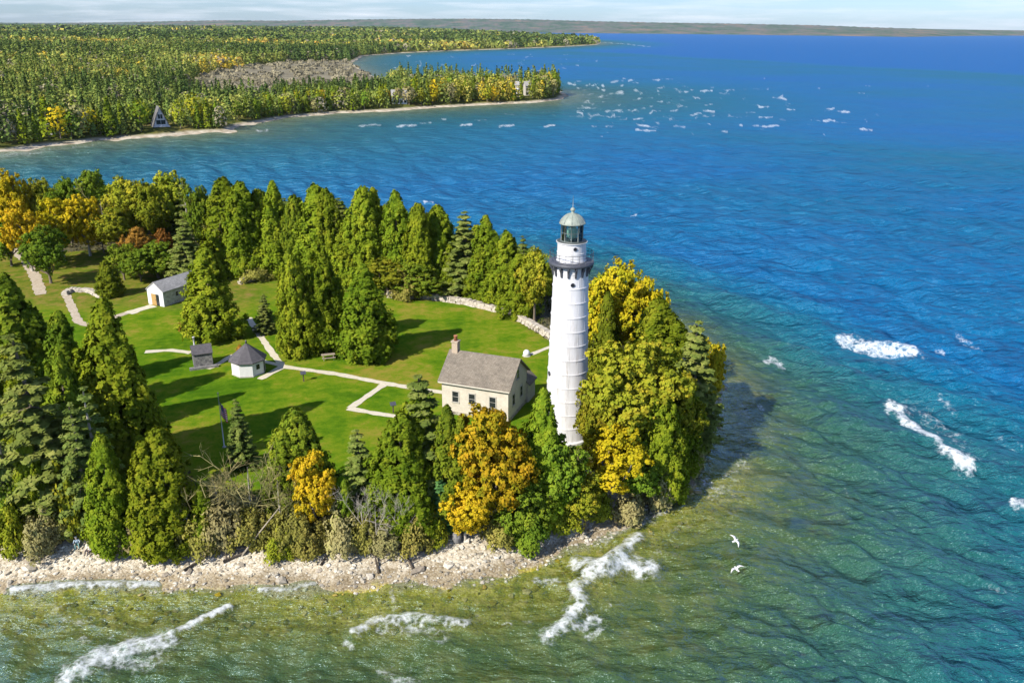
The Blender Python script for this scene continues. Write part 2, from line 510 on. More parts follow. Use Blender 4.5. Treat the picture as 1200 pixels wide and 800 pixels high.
# ---- far shore: two wooded points
FAR = [at(*p)[:2] for p in [(0, 180), (60, 171), (130, 164), (190, 160), (240, 156), (272, 154), (280, 149), (340, 138), (400, 133), (450, 131), (500, 127),
                            (560, 124), (620, 121), (655, 118), (664, 112), (655, 106), (610, 108), (560, 107), (500, 104), (455, 98), (430, 86), (412, 74), (425, 66), (470, 62.5),
                            (520, 60), (600, 57.5), (660, 55), (700, 52.5), (703, 50), (680, 47.2), (630, 45), (560, 42)]]
FAR += [np.array(p) for p in [(-900.0, 9500.0), (-9000.0, 9500.0), (-9000.0, 300.0), (-900.0, 250.0), (-420.0, 285.0), (-300.0, 315.0)]]
def far_s(P):
    s = sdist(FAR, P)
    return s + 2.5 * wob(P[:, 0], P[:, 1], 0.07, 3) + 1.0 * wob(P[:, 0], P[:, 1], 0.22, 6)
def far_z(P, s=None):
    s = far_s(P) if s is None else s
    r = np.hypot(P[:, 0], P[:, 1])
    land = np.where(s > 0, 2.5 * smooth01(s / 12) + 9 * smooth01((s - 40) / 500) + 12 * smooth01((r - 2500) / 4000), 0)
    return land + np.where(s < 0, np.maximum(s * 0.06, -6), 0)
def far_ground_material():
    m, n, l, out = new_mat('far_ground')
    tc = n.new("ShaderNodeTexCoord").outputs['Object']
    a = n.new("ShaderNodeAttribute"); a.attribute_name = 'shore'
    stone = ramp(n, l, noise(n, l, tc, 0.25, 4), [(0.35, (0.30, 0.25, 0.17)), (0.65, (0.56, 0.50, 0.40))])
    soil = ramp(n, l, noise(n, l, tc, 0.05, 6, 0.7), [(0.35, (0.060, 0.080, 0.016)), (0.5, (0.120, 0.125, 0.030)), (0.65, (0.19, 0.15, 0.055))])
    mr = n.new("ShaderNodeMapRange"); mr.inputs['From Min'].default_value = 3.5; mr.inputs['From Max'].default_value = 6
    l.new(a.outputs['Fac'], mr.inputs['Value'])
    marsh = n.new("ShaderNodeAttribute"); marsh.attribute_name = 'marsh'
    mud = ramp(n, l, noise(n, l, tc, 0.06, 6, 0.7), [(0.35, (0.15, 0.135, 0.098)), (0.65, (0.25, 0.228, 0.160))])
    c = mixc(n, l, mr.outputs[0], stone, mixc(n, l, marsh.outputs['Fac'], soil, mud))
    p = n.new("ShaderNodeBsdfDiffuse"); l.new(c, p.inputs[0]); l.new(p.outputs[0], out.inputs[0])
    return m
MARSH = [at(*p, 3)[:2] for p in [(228, 118), (300, 117), (360, 113), (420, 106), (452, 101), (440, 80), (425, 73), (398, 71), (350, 72), (300, 77), (240, 90)]]
nr, nc = 420, 420
ang = np.radians(np.linspace(-60, 14, nc))
rr = 290 * (9300 / 290) ** np.linspace(0, 1, nr)
RR, AA = np.meshgrid(rr, ang, indexing='ij')
PF = np.stack([(RR * np.sin(AA)).ravel(), (RR * np.cos(AA)).ravel()], 1)
fs = far_s(PF)
me = np_mesh('far_shore', np.column_stack([PF, far_z(PF, fs)]), grid_faces(nr, nc), None, True,
             {'shore': fs, 'marsh': smooth01((sdist(MARSH, PF) + 15) / 30)})
me.materials.append(far_ground_material())
tag(link('far_shore', me), kind='structure')

# ---- hills across the bay: a low wooded range 8 to 12 km away
HILL = [(-700, 24), (-400, 24.5), (-100, 26), (0, 26.8), (60, 27), (130, 26.5), (200, 25), (260, 24), (330, 24.5), (420, 23), (500, 22.3), (560, 22.3), (620, 23), (690, 25), (760, 26.5),
        (830, 27.5), (900, 28.8), (960, 30), (1010, 31.9), (1060, 33.5), (1100, 34.5), (1150, 35.3), (1200, 35.9), (1260, 36.5), (1400, 37.8)]
hx = np.array([p[0] for p in HILL], float); hy = np.array([p[1] for p in HILL], float)
def dir_at(px, py):
    d = CR @ np.array([(px - 600) / 1000, (400 - py) / 1000, -1.0])
    return math.atan2(d[0], d[1]), d[2] / math.hypot(d[0], d[1])
hd = np.array([dir_at(*p) for p in HILL])
na, nb = 700, 26
ha = np.linspace(hd[0, 0], hd[-1, 0], na)
tilt = np.interp(ha, hd[:, 0], hd[:, 1])
R_RIDGE = 11500.0
ridge = CAM_H + tilt * R_RIDGE
# near edge of the range: along the waterline of the photograph's far bay
SH = [(-700, 9000), (0, 9000), (560, 8300), (700, 8200), (800, 8000), (900, 7600), (1000, 7300), (1060, 7000), (1078, 7200), (1110, 8200), (1160, 9600), (1210, 10600)]
sa = np.array([dir_at(p, 40)[0] for p, _ in SH]); sr = np.array([r for _, r in SH], float)
r0 = np.interp(ha, sa, sr, right=10600.0)
tip = dir_at(1078, 40)[0]
fade_tip = smooth01((tip - ha) / 0.05)
V = []
for j in range(nb):
    t = j / (nb - 1)
    r = r0 + (R_RIDGE + 1500 - r0) * t
    k = np.clip((r - r0) / np.maximum(R_RIDGE - r0, 1), 0, 1)
    lo = 13 * smooth01((r - r0) / 80.0) * (0.12 + 0.88 * fade_tip)
    h = lo + (np.maximum(ridge, 1) - lo) * smooth01(k) + 5 * wob(ha * 900, r * 0.004, 1.0, 3) * smooth01(k * 3)
    h = np.where(ha > tip, np.maximum(ridge, 1.0) * smooth01(k) + 0.3, h)
    h = np.where(r > R_RIDGE, np.maximum(ridge, 1) * (1 - (r - R_RIDGE) / 1500 * 0.3), h)
    if j == 0: h = np.full(na, -2.0)
    V.append(np.stack([r * np.sin(ha), r * np.cos(ha), h], 1))
def hills_material():
    m, n, l, out = new_mat('hill_forest')
    tc = n.new("ShaderNodeTexCoord").outputs['Object']
    mp = n.new("ShaderNodeMapping"); mp.inputs['Scale'].default_value = (0.0045, 0.0015, 0.03)
    l.new(tc, mp.inputs[0])
    c = ramp(n, l, noise(n, l, mp.outputs[0], 1.0, 8, 0.7), [(0.40, (0.055, 0.095, 0.070)), (0.47, (0.085, 0.130, 0.085)), (0.53, (0.120, 0.125, 0.125)), (0.62, (0.20, 0.160, 0.11))])
    d = n.new("ShaderNodeBsdfDiffuse"); l.new(c, d.inputs[0]); l.new(d.outputs[0], out.inputs[0])
    return m
tag(link('hills', np_mesh('hills', np.concatenate(V), grid_faces(nb, na), hills_material(), True)), kind='structure')

# ---- the lake
FOAM = [  # foam as strokes: photo points, half width (px), strength
    ([(78, 796), (110, 776), (150, 764), (196, 752)], 16, .92), ([(150, 762), (196, 748), (235, 728), (270, 711)], 4.5, 1.0), ([(110, 780), (185, 775)], 14, .75),
    ([(15, 693), (70, 688), (130, 686), (184, 684)], 5.5, .95), ([(30, 702), (70, 712), (60, 722), (110, 735)], 9, .60), ([(95, 752), (110, 758)], 8, .7), ([(60, 735), (130, 728)], 14, .52),
    ([(415, 745), (440, 730), (480, 727), (548, 734)], 8, .88), ([(440, 735), (500, 742), (520, 748)], 12, .68), ([(458, 694), (464, 712), (455, 725)], 5, .72), ([(445, 785), (470, 795), (495, 798)], 9, .72), ([(405, 755), (412, 760)], 5, .8),
    ([(640, 748), (662, 733), (680, 712), (676, 690), (700, 673), (735, 664), (765, 668)], 11, .95), ([(675, 662), (705, 668), (725, 655)], 10, .95), ([(712, 662), (740, 638), (748, 632)], 9, .90),
    ([(642, 744), (700, 728)], 9, .82), ([(735, 650), (770, 672)], 11, .75), ([(690, 748), (704, 738)], 6, .8), ([(712, 715), (714, 712)], 4, .8), ([(745, 640), (800, 655)], 14, .48),
    ([(305, 693), (335, 692), (368, 686)], 4, .88), ([(628, 679), (655, 681)], 6, .78), ([(385, 720), (400, 716)], 3, .7), ([(590, 730), (622, 727)], 4, .62),
    ([(745, 616), (772, 600), (800, 580), (830, 566)], 8, .78), ([(800, 575), (845, 575)], 10, .66), ([(868, 470), (876, 500), (868, 540), (850, 570)], 13, .60), ([(880, 490), (910, 520)], 16, .48), ([(700, 640), (735, 615)], 7, .7),
    ([(1042, 474), (1058, 487), (1082, 508), (1108, 533), (1136, 550)], 7.5, 1.0), ([(1060, 472), (1095, 488), (1130, 520)], 13, .60), ([(1100, 470), (1118, 485)], 6, .62), ([(1040, 482), (1060, 478)], 6, .9),
    ([(984, 400), (1008, 406), (1040, 412), (1070, 416)], 6, .95), ([(1000, 402), (1080, 418)], 9, .6), ([(1098, 410), (1106, 412)], 3.5, .8), ([(1120, 395), (1150, 407)], 3, .7), ([(897, 422), (906, 421), (918, 428)], 4.5, .95),
    ([(1168, 510), (1195, 520)], 7, .55), ([(1150, 470), (1165, 472)], 3, .6), ([(1184, 592), (1199, 599)], 5, .95), ([(1160, 690), (1185, 695)], 5, .58), ([(940, 765), (1000, 780)], 8, .42), ([(980, 560), (1050, 556)], 5, .45), ([(890, 475), (894, 480)], 3.5, .85),
    ([(497, 237), (507, 238)], 4.0, 1.0), ([(740, 253), (746, 251)], 3.5, .95), ([(1092, 196), (1096, 196)], 2, .8),
    ([(0, 183), (40, 178)], 3, .8), ([(85, 173), (110, 171)], 2.5, .8), ([(228, 155), (275, 151)], 3, .85), ([(300, 154), (314, 153)], 4, .9), ([(352, 152), (362, 152)], 2.5, .7), ([(140, 167), (190, 163)], 2, .7), ([(420, 148), (446, 147)], 4, .9),
    ([(465, 149), (488, 147)], 4, 1.0), ([(514, 140), (523, 140)], 3, .9), ([(492, 145), (506, 144)], 2.6, .9), ([(540, 147), (552, 147)], 4, 1.0), ([(556, 141), (570, 141)], 2.6, .8), ([(586, 149), (602, 147)], 4, 1.0), ([(638, 149), (650, 147)], 4, 1.0),
    ([(590, 134), (604, 134)], 2.6, .8), ([(632, 132), (650, 131)], 2.6, .7), ([(666, 98), (674, 100)], 4, .95), ([(677, 127), (690, 126)], 3.4, .8), ([(692, 137), (702, 134)], 4, .85), ([(669, 136), (684, 137)], 4, .75),
    ([(710, 131), (729, 130)], 4, .9), ([(716, 97), (724, 95)], 4.4, .9), ([(737, 95), (743, 94)], 4, .95), ([(765, 94), (772, 94)], 4, .95), ([(744, 106), (752, 110)], 4.4, .9), ([(769, 104), (776, 103)], 3.6, .95), ([(792, 106), (798, 106)], 3.4, .8), ([(786, 131), (795, 130)], 4, .9),
    ([(748, 147), (760, 149)], 4, 1.0), ([(745, 153), (768, 154)], 4, 1.0), ([(792, 148), (802, 149)], 4, .85), ([(698, 114), (706, 114)], 3.4, .9), ([(714, 110), (730, 111)], 3.4, .85), ([(688, 111), (697, 110)], 3, .8), ([(683, 106), (691, 105)], 3, .75),
    ([(802, 108), (808, 108)], 3.4, .95), ([(821, 107), (834, 107)], 3.6, 1.0), ([(852, 106), (860, 106)], 3.4, .95), ([(913, 115), (922, 118)], 4.2, 1.0), ([(890, 126), (900, 126)], 3.6, 1.0), ([(827, 131), (837, 131)], 3.4, 1.0), ([(875, 132), (885, 132)], 3, .85), ([(890, 138), (905, 138)], 3.6, .95),
    ([(894, 149), (912, 148)], 4, 1.0), ([(845, 154), (852, 155)], 4, .9), ([(970, 128), (977, 128)], 4, .95), ([(982, 131), (996, 132)], 4.2, 1.0), ([(965, 142), (978, 142)], 4.4, 1.0), ([(976, 143), (992, 144)], 2.4, .8), ([(1007, 152), (1021, 153)], 4.6, 1.0), ([(1085, 101), (1089, 101)], 2.2, .8), ([(946, 146), (952, 146)], 2.4, .7),
    ([(706, 50), (735, 52), (762, 55)], 2.2, .85), ([(446, 76), (456, 76)], 2, .8), ([(486, 73), (494, 72)], 2, .8), ([(464, 82), (470, 82)], 3, .9), ([(524, 67), (534, 67)], 1.8, .8), ([(556, 64), (562, 64)], 1.8, .8), ([(594, 64), (604, 64)], 1.8, .8), ([(616, 67), (626, 66)], 1.8, .8), ([(640, 66), (646, 66)], 1.6, .8), ([(652, 70), (657, 70)], 1.6, .7), ([(574, 70), (580, 70)], 1.8, .7),
    ([(868, 633), (874, 633)], 2.5, .5), ([(1010, 470), (1050, 482)], 3, .4), ([(990, 570), (1000, 585)], 2, .6),
]
frng = np.random.default_rng(3)
for _ in range(230):       # many small breakers over the shoal off the far point and in the bay behind it
    g = frng.random()
    if g < .62: x, y = 672 + abs(frng.normal()) * 115, 122 + frng.normal() * 20
    elif g < .82: x, y = 640 + 400 * frng.random(), 100 + 70 * frng.random()
    elif g < .93: x, y = 440 + 250 * frng.random(), 62 + 18 * frng.random()
    else: continue
    if y < 88 and x > 700 or y > 162 and g < .82 or x > 1060 and g < .82: continue
    ln_ = (2 + 9 * frng.random() ** 2) * (.5 + y / 200)
    FOAM.append(([(x, y), (x + ln_ * .45, y + frng.normal() * .9), (x + ln_, y + frng.normal() * 1.2)], (1.3 + 2.2 * frng.random()) * (.5 + y / 220), .62 + .38 * frng.random()))
for pts_, hw_, st_ in list(FOAM):       # thin wash left round and behind the bigger breakers
    if hw_ > 6 and st_ > .7 and pts_[0][1] > 300: FOAM.append(([(x + 6, y - 4) for x, y in pts_], hw_ * 2.3, .50))
# rows spaced evenly by the angle below the horizon, so nearby water gets the finest mesh
dep = np.concatenate([np.radians(np.linspace(80, 59, 24)), np.linspace(math.radians(58.5), math.radians(1.2), 820), np.radians(np.geomspace(1.15, 0.05, 60))])
wr = (CAM_H / np.tan(dep))
wr = np.concatenate([wr, [70000.0]])
wa = np.radians(np.concatenate([np.linspace(-88, -40.5, 60), np.linspace(-40, 40, 900), np.linspace(40.5, 88, 60)]))
RR, AA = np.meshgrid(wr, wa, indexing='ij')
WX, WY = (RR * np.sin(AA)).ravel(), (RR * np.cos(AA)).ravel()
PW = np.stack([WX, WY], 1)
si = sdist(ISLAND, PW)
near = RR.ravel() < 500
si_n = np.where(near, si + 0.9 * wob(WX, WY, 0.45, 1.0) + 0.35 * wob(WX, WY, 1.3, 2.0), si)
bed = -island_z(PW, si_n)
sf = far_s(PW)
# depth of the lake: shoal round the island and the points, a bank, then deep water
d_open = 10.5 + 2.2 * wob(WX, WY, 0.012, 2) + 1.5 * wob(WX, WY, 0.035, 9)
a_, b_ = at(800, 67)[:2], at(1200, 88)[:2]
u = (b_ - a_) / np.linalg.norm(b_ - a_)
beyond = (PW - a_) @ np.array([-u[1], u[0]])
if beyond[np.argmax(WY)] < 0: beyond = -beyond
edge = beyond + 60 * wob(WX, WY, 0.004, 3)
d_open = d_open - 2.6 * smooth01((edge + 300) / 300) * (edge < 0)
d_open = np.where(edge > 0, 9.0 + 9.0 * smooth01(edge / 90), d_open)
d_far = 1.0 + np.maximum(-sf, 0) * 0.050
depth = np.minimum(np.where(si < -1, np.maximum(bed, 0) + 0.25 * wob(WX, WY, 0.16, 5) * smooth01(bed), np.maximum(bed, -2)), d_open)
depth = np.where(sf > -400, np.minimum(depth, d_far), depth)
depth = np.where(si > 0, -1.0, depth)
# waves: many trains of different length and heading, shorter ones left out where the mesh is too coarse
wz = np.zeros(len(WX))
spacing = np.maximum(RR.ravel() ** 2 / CAM_H * (dep[30] - dep[31]), RR.ravel() * np.tile(np.gradient(wa), len(wr)))
wrng = np.random.default_rng(11)
shoal = np.clip(depth / 2.0, 0.15, 1.0)
for i in range(64):
    L = 1.6 * (17 / 1.6) ** wrng.random()
    head = math.atan2(-0.62, -0.78) + wrng.normal() * 0.50
    k = 2 * math.pi / L
    amp = 0.0112 * L * (1 - 0.38 * smooth01((L - 5) / 8)) * (0.5 + wrng.random()) * np.clip(L / (2.6 * spacing) - 0.6, 0, 1)
    ph = k * (WX * math.cos(head) + WY * math.sin(head)) + wrng.random() * 6.28 + 0.5 * wob(WX, WY, 0.03, i)
    wz += amp * (1.0 * np.sin(ph) + 0.28 * np.cos(2 * ph))
# swell wrapping round the point on the near side
fade = 1 - smooth01((RR.ravel() - 85) / 60)
for L, hd_, am in ((9.5, 1.93, 0.15), (6.0, 2.05, 0.06), (13.0, 1.88, 0.14)):
    ph = 2 * math.pi / L * (WX * math.cos(hd_) + WY * math.sin(hd_)) + 1.6 * wob(WX, WY, 0.05, L)
    wz += fade * am * (2.2 * (0.5 + 0.5 * np.sin(ph)) ** 2.2 - .8) * (.55 + .45 * wob(WX, WY, .06, L + 2))
# longer swell running in from the open lake, its crests slanting down to the right of the point
fade2 = smooth01((WY - 66) / 22) * (1 - smooth01((RR.ravel() - 170) / 150)) * smooth01((WX - 5) / 25)
for L, hd_, am in ((13.0, 3.86, 0.36), (8.5, 3.70, 0.16), (18.0, 4.0, 0.36)):
    ph = 2 * math.pi / L * (WX * math.cos(hd_) + WY * math.sin(hd_)) + 1.5 * wob(WX, WY, 0.035, L)
    wz += fade2 * am * (2.2 * (0.5 + 0.5 * np.sin(ph)) ** 2.2 - .8) * (.5 + .5 * wob(WX, WY, .045, L + 5))
wz *= shoal
px_, py_, zz_ = to_px(np.column_stack([PW, np.zeros(len(PW))]))
foam = np.zeros(len(WX))
for pts, hw, st in FOAM:
    p = np.array(pts, float)
    box = (px_ > p[:, 0].min() - 3 * hw) & (px_ < p[:, 0].max() + 3 * hw) & (py_ > p[:, 1].min() - 3 * hw) & (py_ < p[:, 1].max() + 3 * hw)
    idx = np.nonzero(box)[0]
    if len(idx) == 0: continue
    d = np.full(len(idx), 1e9)
    X, Y = px_[idx], py_[idx]
    jx = 0.30 * hw * wob(X, Y, 2.2 / hw, 3.0 + hw)
    for a, b in zip(p[:-1], p[1:]):
        e = b - a
        t = np.clip(((X - a[0]) * e[0] + (Y - a[1]) * e[1]) / (e @ e), 0, 1)
        d = np.minimum(d, np.hypot(X - a[0] - t * e[0], (Y - a[1] - t * e[1])))
    v = (st if p[0, 1] > 260 else st * .9) * np.clip(1.25 - np.maximum(d + jx, 0) / (hw * (0.5 if p[0, 1] < 260 else 1.25)) * 0.85, 0, 1.0)
    foam[idx] = np.maximum(foam[idx], v)
    wz[idx] += 0.48 * (st > .85) * np.exp(-(d / (hw * 1.15)) ** 2) * np.clip(hw / 8, 0, 1)
# a few small caps on the highest crests of the open lake, and wash along the shore
crest = wz / (np.std(wz[(depth > 4) & near]) + 1e-6)
foam = np.maximum(foam, np.where((depth > 2.0) & near, np.clip((crest - 2.75) * 0.6, 0, 0.5), 0))
wash = np.exp(-((si_n + 0.5) / 0.55) ** 2) * (0.42 + 0.30 * wob(WX, WY, 0.22, 8)) * (si_n < 1)
foam = np.maximum(foam, np.where(near, wash, 0))
foam = np.maximum(foam, np.where((sf < 0) & (sf > -14), 0.33 * (1 + wob(WX, WY, 0.03, 4)), 0))
WV = np.column_stack([WX, WY, wz])
Fw = grid_faces(len(wr), len(wa))
keep = (si[Fw] < 14).any(1) & (sf[Fw] < 40).any(1)
Fw = Fw[keep][:, ::-1]
used, inv = np.unique(Fw, return_inverse=True)

def water_material():
    m, n, l, out = new_mat('lake_water')
    tc = n.new("ShaderNodeTexCoord").outputs['Object']
    ad = n.new("ShaderNodeAttribute"); ad.attribute_name = 'depth'
    af = n.new("ShaderNodeAttribute"); af.attribute_name = 'foam'
    dep_ = mathn(n, l, 'ADD', ad.outputs['Fac'], mathn(n, l, 'MULTIPLY', mathn(n, l, 'SUBTRACT', noise(n, l, tc, 0.06, 5, 0.65), 0.5), 1.6))
    body = ramp(n, l, mathn(n, l, 'DIVIDE', dep_, 20.0), [
        (0.0, (0.140, 0.160, 0.028)), (0.05, (0.062, 0.112, 0.040)), (0.11, (0.030, 0.108, 0.072)), (0.20, (0.012, 0.100, 0.112)),
        (0.34, (0.001, 0.108, 0.185)), (0.52, (0.0, 0.106, 0.262)), (0.75, (0.0, 0.088, 0.322)), (0.92, (0.0, 0.056, 0.320))])
    mp = n.new("ShaderNodeMapping")
    mp.inputs['Rotation'].default_value = (0, 0, math.radians(-14)); mp.inputs['Scale'].default_value = (0.40, 1.0, 1.0)
    l.new(tc, mp.inputs[0])
    h1 = noise(n, l, mp.outputs[0], 0.85, 4, 0.6)
    h2 = noise(n, l, mp.outputs[0], 0.20, 3, 0.55)
    h3 = noise(n, l, mp.outputs[0], 0.045, 3, 0.55)
    h0 = noise(n, l, mp.outputs[0], 2.4, 3, 0.6)
    h = mathn(n, l, 'ADD', mathn(n, l, 'ADD', mathn(n, l, 'ADD', mathn(n, l, 'MULTIPLY', h1, 1.0), mathn(n, l, 'MULTIPLY', h0, 0.14)), mathn(n, l, 'MULTIPLY', h2, 2.6)), mathn(n, l, 'MULTIPLY', h3, 5.0))
    nb_ = bumpn(n, l, h, 1.0, 1.6)
    # light scattered back from inside the water depends less on the facet than a solid surface would
    up_ = n.new("ShaderNodeVectorMath"); up_.operation = 'ADD'; up_.inputs[1].default_value = (0, 0, 0.15)
    nrm_ = n.new("ShaderNodeVectorMath"); nrm_.operation = 'NORMALIZE'
    l.new(nb_, up_.inputs[0]); l.new(up_.outputs[0], nrm_.inputs[0])
    dif = n.new("ShaderNodeBsdfDiffuse"); l.new(body, dif.inputs[0]); l.new(nrm_.outputs[0], dif.inputs['Normal'])
    tr = n.new("ShaderNodeBsdfTransparent"); tr.inputs[0].default_value = (0.90, 0.97, 0.86, 1)
    op = mathn(n, l, 'SUBTRACT', 1.15, mathn(n, l, 'POWER', 2.718, mathn(n, l, 'MULTIPLY', mathn(n, l, 'MAXIMUM', dep_, 0.0), -0.40)), True)
    vol = n.new("ShaderNodeMixShader"); l.new(op, vol.inputs[0]); l.new(tr.outputs[0], vol.inputs[1]); l.new(dif.outputs[0], vol.inputs[2])
    gl = n.new("ShaderNodeBsdfGlossy"); gl.inputs['Roughness'].default_value = 0.24; gl.inputs[0].default_value = (0.62, 0.86, 1.0, 1); l.new(nb_, gl.inputs['Normal'])
    fr = n.new("ShaderNodeFresnel"); fr.inputs['IOR'].default_value = 1.33; l.new(nb_, fr.inputs['Normal'])
    surf = n.new("ShaderNodeMixShader")
    l.new(mathn(n, l, 'DIVIDE', fr.outputs[0], mathn(n, l, 'ADD', mathn(n, l, 'MULTIPLY', fr.outputs[0], 3.4), 1.0)), surf.inputs[0]); l.new(vol.outputs[0], surf.inputs[1]); l.new(gl.outputs[0], surf.inputs[2])
    # foam: lacy where weak, solid where strong
    vo = n.new("ShaderNodeTexVoronoi"); vo.inputs['Scale'].default_value = 1.25; vo.feature = 'DISTANCE_TO_EDGE'
    wn_ = n.new("ShaderNodeTexNoise"); wn_.inputs['Scale'].default_value = 1.2; wn_.inputs['Detail'].default_value = 4
    l.new(tc, wn_.inputs['Vector'])
    add = n.new("ShaderNodeVectorMath"); add.operation = 'ADD'
    l.new(tc, add.inputs[0]); l.new(wn_.outputs['Color'], add.inputs[1]); l.new(add.outputs[0], vo.inputs['Vector'])
    lace = mathn(n, l, 'SUBTRACT', 1.0, mathn(n, l, 'MULTIPLY', vo.outputs['Distance'], 3.0), True)
    t = mathn(n, l, 'ADD', mathn(n, l, 'MULTIPLY', lace, 0.22), mathn(n, l, 'MULTIPLY', noise(n, l, tc, 0.9, 8, 0.8), 1.7))
    v = mathn(n, l, 'ADD', af.outputs['Fac'], mathn(n, l, 'SUBTRACT', t, 1.55))
    fm = n.new("ShaderNodeMapRange"); fm.interpolation_type = 'SMOOTHSTEP'
    fm.inputs['From Min'].default_value = 0.0; fm.inputs['From Max'].default_value = 0.78
    l.new(v, fm.inputs['Value'])
    fd = n.new("ShaderNodeBsdfDiffuse"); fd.inputs[0].default_value = (0.74, 0.78, 0.80, 1)
    l.new(bumpn(n, l, noise(n, l, tc, 3.5, 4, 0.7), 0.45, 0.10), fd.inputs['Normal'])
    fin = n.new("ShaderNodeMixShader"); l.new(mathn(n, l, 'MULTIPLY', fm.outputs[0], 0.95), fin.inputs[0]); l.new(surf.outputs[0], fin.inputs[1]); l.new(fd.outputs[0], fin.inputs[2])
    l.new(fin.outputs[0], out.inputs[0])
    return m
me = np_mesh('water', WV[used], inv.reshape(-1, 4), water_material(), True, {'depth': depth[used], 'foam': foam[used]})
tag(link('water', me), kind='structure')

# ================================================================== buildings
def stone_material(name, a, b, mortar, scale=1.0, rough=0.9):
    m, n, l, out = new_mat(name)
    tc = n.new("ShaderNodeTexCoord").outputs['Object']
    vo = n.new("ShaderNodeTexVoronoi"); vo.inputs['Scale'].default_value = 2.6 * scale
    l.new(tc, vo.inputs['Vector'])
    sp = n.new("ShaderNodeSeparateColor"); l.new(vo.outputs['Color'], sp.inputs[0])
    c = ramp(n, l, sp.outputs[0], [(0.1, a), (0.9, b)])
    vd = n.new("ShaderNodeTexVoronoi"); vd.inputs['Scale'].default_value = 2.6 * scale; vd.feature = 'DISTANCE_TO_EDGE'
    l.new(tc, vd.inputs['Vector'])
    c = mixc(n, l, ramp(n, l, vd.outputs['Distance'], [(0.02, (1, 1, 1)), (0.08, (0, 0, 0))]), c, mortar)
    p = n.new("ShaderNodeBsdfPrincipled"); p.inputs['Roughness'].default_value = rough
    l.new(c, p.inputs['Base Color'])
    l.new(bumpn(n, l, mathn(n, l, 'MINIMUM', vd.outputs['Distance'], 0.12), 0.6, 0.15), p.inputs['Normal'])
    l.new(p.outputs[0], out.inputs[0])
    return m

def shingle_material(name, a, b, row=0.16, tint=(1, 1, 1)):
    m, n, l, out = new_mat(name)
    tc = n.new("ShaderNodeTexCoord").outputs['UV']
    br = n.new("ShaderNodeTexBrick")
    br.inputs['Color1'].default_value = (*a, 1); br.inputs['Color2'].default_value = (*b, 1)
    br.inputs['Mortar'].default_value = (a[0] * .45, a[1] * .45, a[2] * .45, 1)
    br.inputs['Scale'].default_value = 1.0; br.inputs['Mortar Size'].default_value = 0.012
    br.inputs['Brick Width'].default_value = 0.24; br.inputs['Row Height'].default_value = row
    l.new(tc, br.inputs['Vector'])
    tco = n.new("ShaderNodeTexCoord").outputs['Object']
    st = ramp(n, l, noise(n, l, tco, 0.9, 6, 0.7), [(0.3, (0.72, 0.72, 0.70)), (0.7, (1.18, 1.16, 1.10))])
    c = mixc(n, l, 1.0, br.outputs['Color'], st, 'MULTIPLY')
    p = n.new("ShaderNodeBsdfPrincipled"); p.inputs['Roughness'].default_value = 0.9
    l.new(c, p.inputs['Base Color'])
    l.new(bumpn(n, l, br.outputs['Fac'], -0.5, 0.03), p.inputs['Normal'])
    l.new(p.outputs[0], out.inputs[0])
    return m

def cream_brick():
    m, n, l, out = new_mat('cream_brick')
    tc = n.new("ShaderNodeTexCoord").outputs['UV']
    br = n.new("ShaderNodeTexBrick")
    br.inputs['Color1'].default_value = (0.50, 0.46, 0.395, 1); br.inputs['Color2'].default_value = (0.585, 0.545, 0.475, 1)
    br.inputs['Mortar'].default_value = (0.56, 0.51, 0.43, 1)
    br.inputs['Scale'].default_value = 1.0; br.inputs['Mortar Size'].default_value = 0.01
    br.inputs['Brick Width'].default_value = 0.24; br.inputs['Row Height'].default_value = 0.085
    l.new(tc, br.inputs['Vector'])
    tco = n.new("ShaderNodeTexCoord").outputs['Object']
    st = ramp(n, l, noise(n, l, tco, 0.8, 6, 0.7), [(0.3, (0.82, 0.80, 0.77)), (0.7, (1.10, 1.09, 1.07))])
    c = mixc(n, l, 1.0, br.outputs['Color'], st, 'MULTIPLY')
    p = n.new("ShaderNodeBsdfPrincipled"); p.inputs['Roughness'].default_value = 0.9
    l.new(c, p.inputs['Base Color']); l.new(p.outputs[0], out.inputs[0])
    return m

M['stone'] = stone_material('field_stone', (0.20, 0.175, 0.135), (0.42, 0.38, 0.31), (0.40, 0.37, 0.31))
M['pale_stone'] = stone_material('pale_limestone', (0.34, 0.31, 0.25), (0.54, 0.50, 0.42), (0.46, 0.43, 0.36))
M['dark_stone'] = stone_material('dark_stone', (0.10, 0.10, 0.105), (0.24, 0.235, 0.23), (0.22, 0.21, 0.20), 1.3)
M['brick'] = cream_brick()
M['shingles'] = shingle_material('weathered_cedar_shingles', (0.175, 0.150, 0.120), (0.25, 0.22, 0.18))
M['grey_shingles'] = shingle_material('grey_shingles', (0.33, 0.325, 0.33), (0.43, 0.425, 0.425))
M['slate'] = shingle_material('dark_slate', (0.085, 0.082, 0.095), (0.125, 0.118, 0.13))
M['trim'] = solid('cream_trim', (0.50, 0.46, 0.38), (0.60, 0.56, 0.48), 4, 0.7)
M['dark_trim'] = solid('dark_green_trim', (0.035, 0.045, 0.040), (0.06, 0.07, 0.06), 4, 0.6)
M['concrete'] = solid('old_concrete', (0.36, 0.34, 0.30), (0.50, 0.48, 0.43), 2, 0.9, 0.3, 12)

def uv_box(me):
    """Metric UVs: along the wall or the slope, and up it."""
    uv = me.uv_layers.new(name='UVMap')
    for p in me.polygons:
        nx, ny, nz = p.normal
        if abs(nz) > 0.98: ux, uy = Vector((1, 0, 0)), Vector((0, 1, 0))
        else:
            ux = Vector((-ny, nx, 0)).normalized(); uy = p.normal.cross(ux)
        for li in p.loop_indices:
            co = me.vertices[me.loops[li].vertex_index].co
            uv.data[li].uv = (co.dot(ux), co.dot(uy))

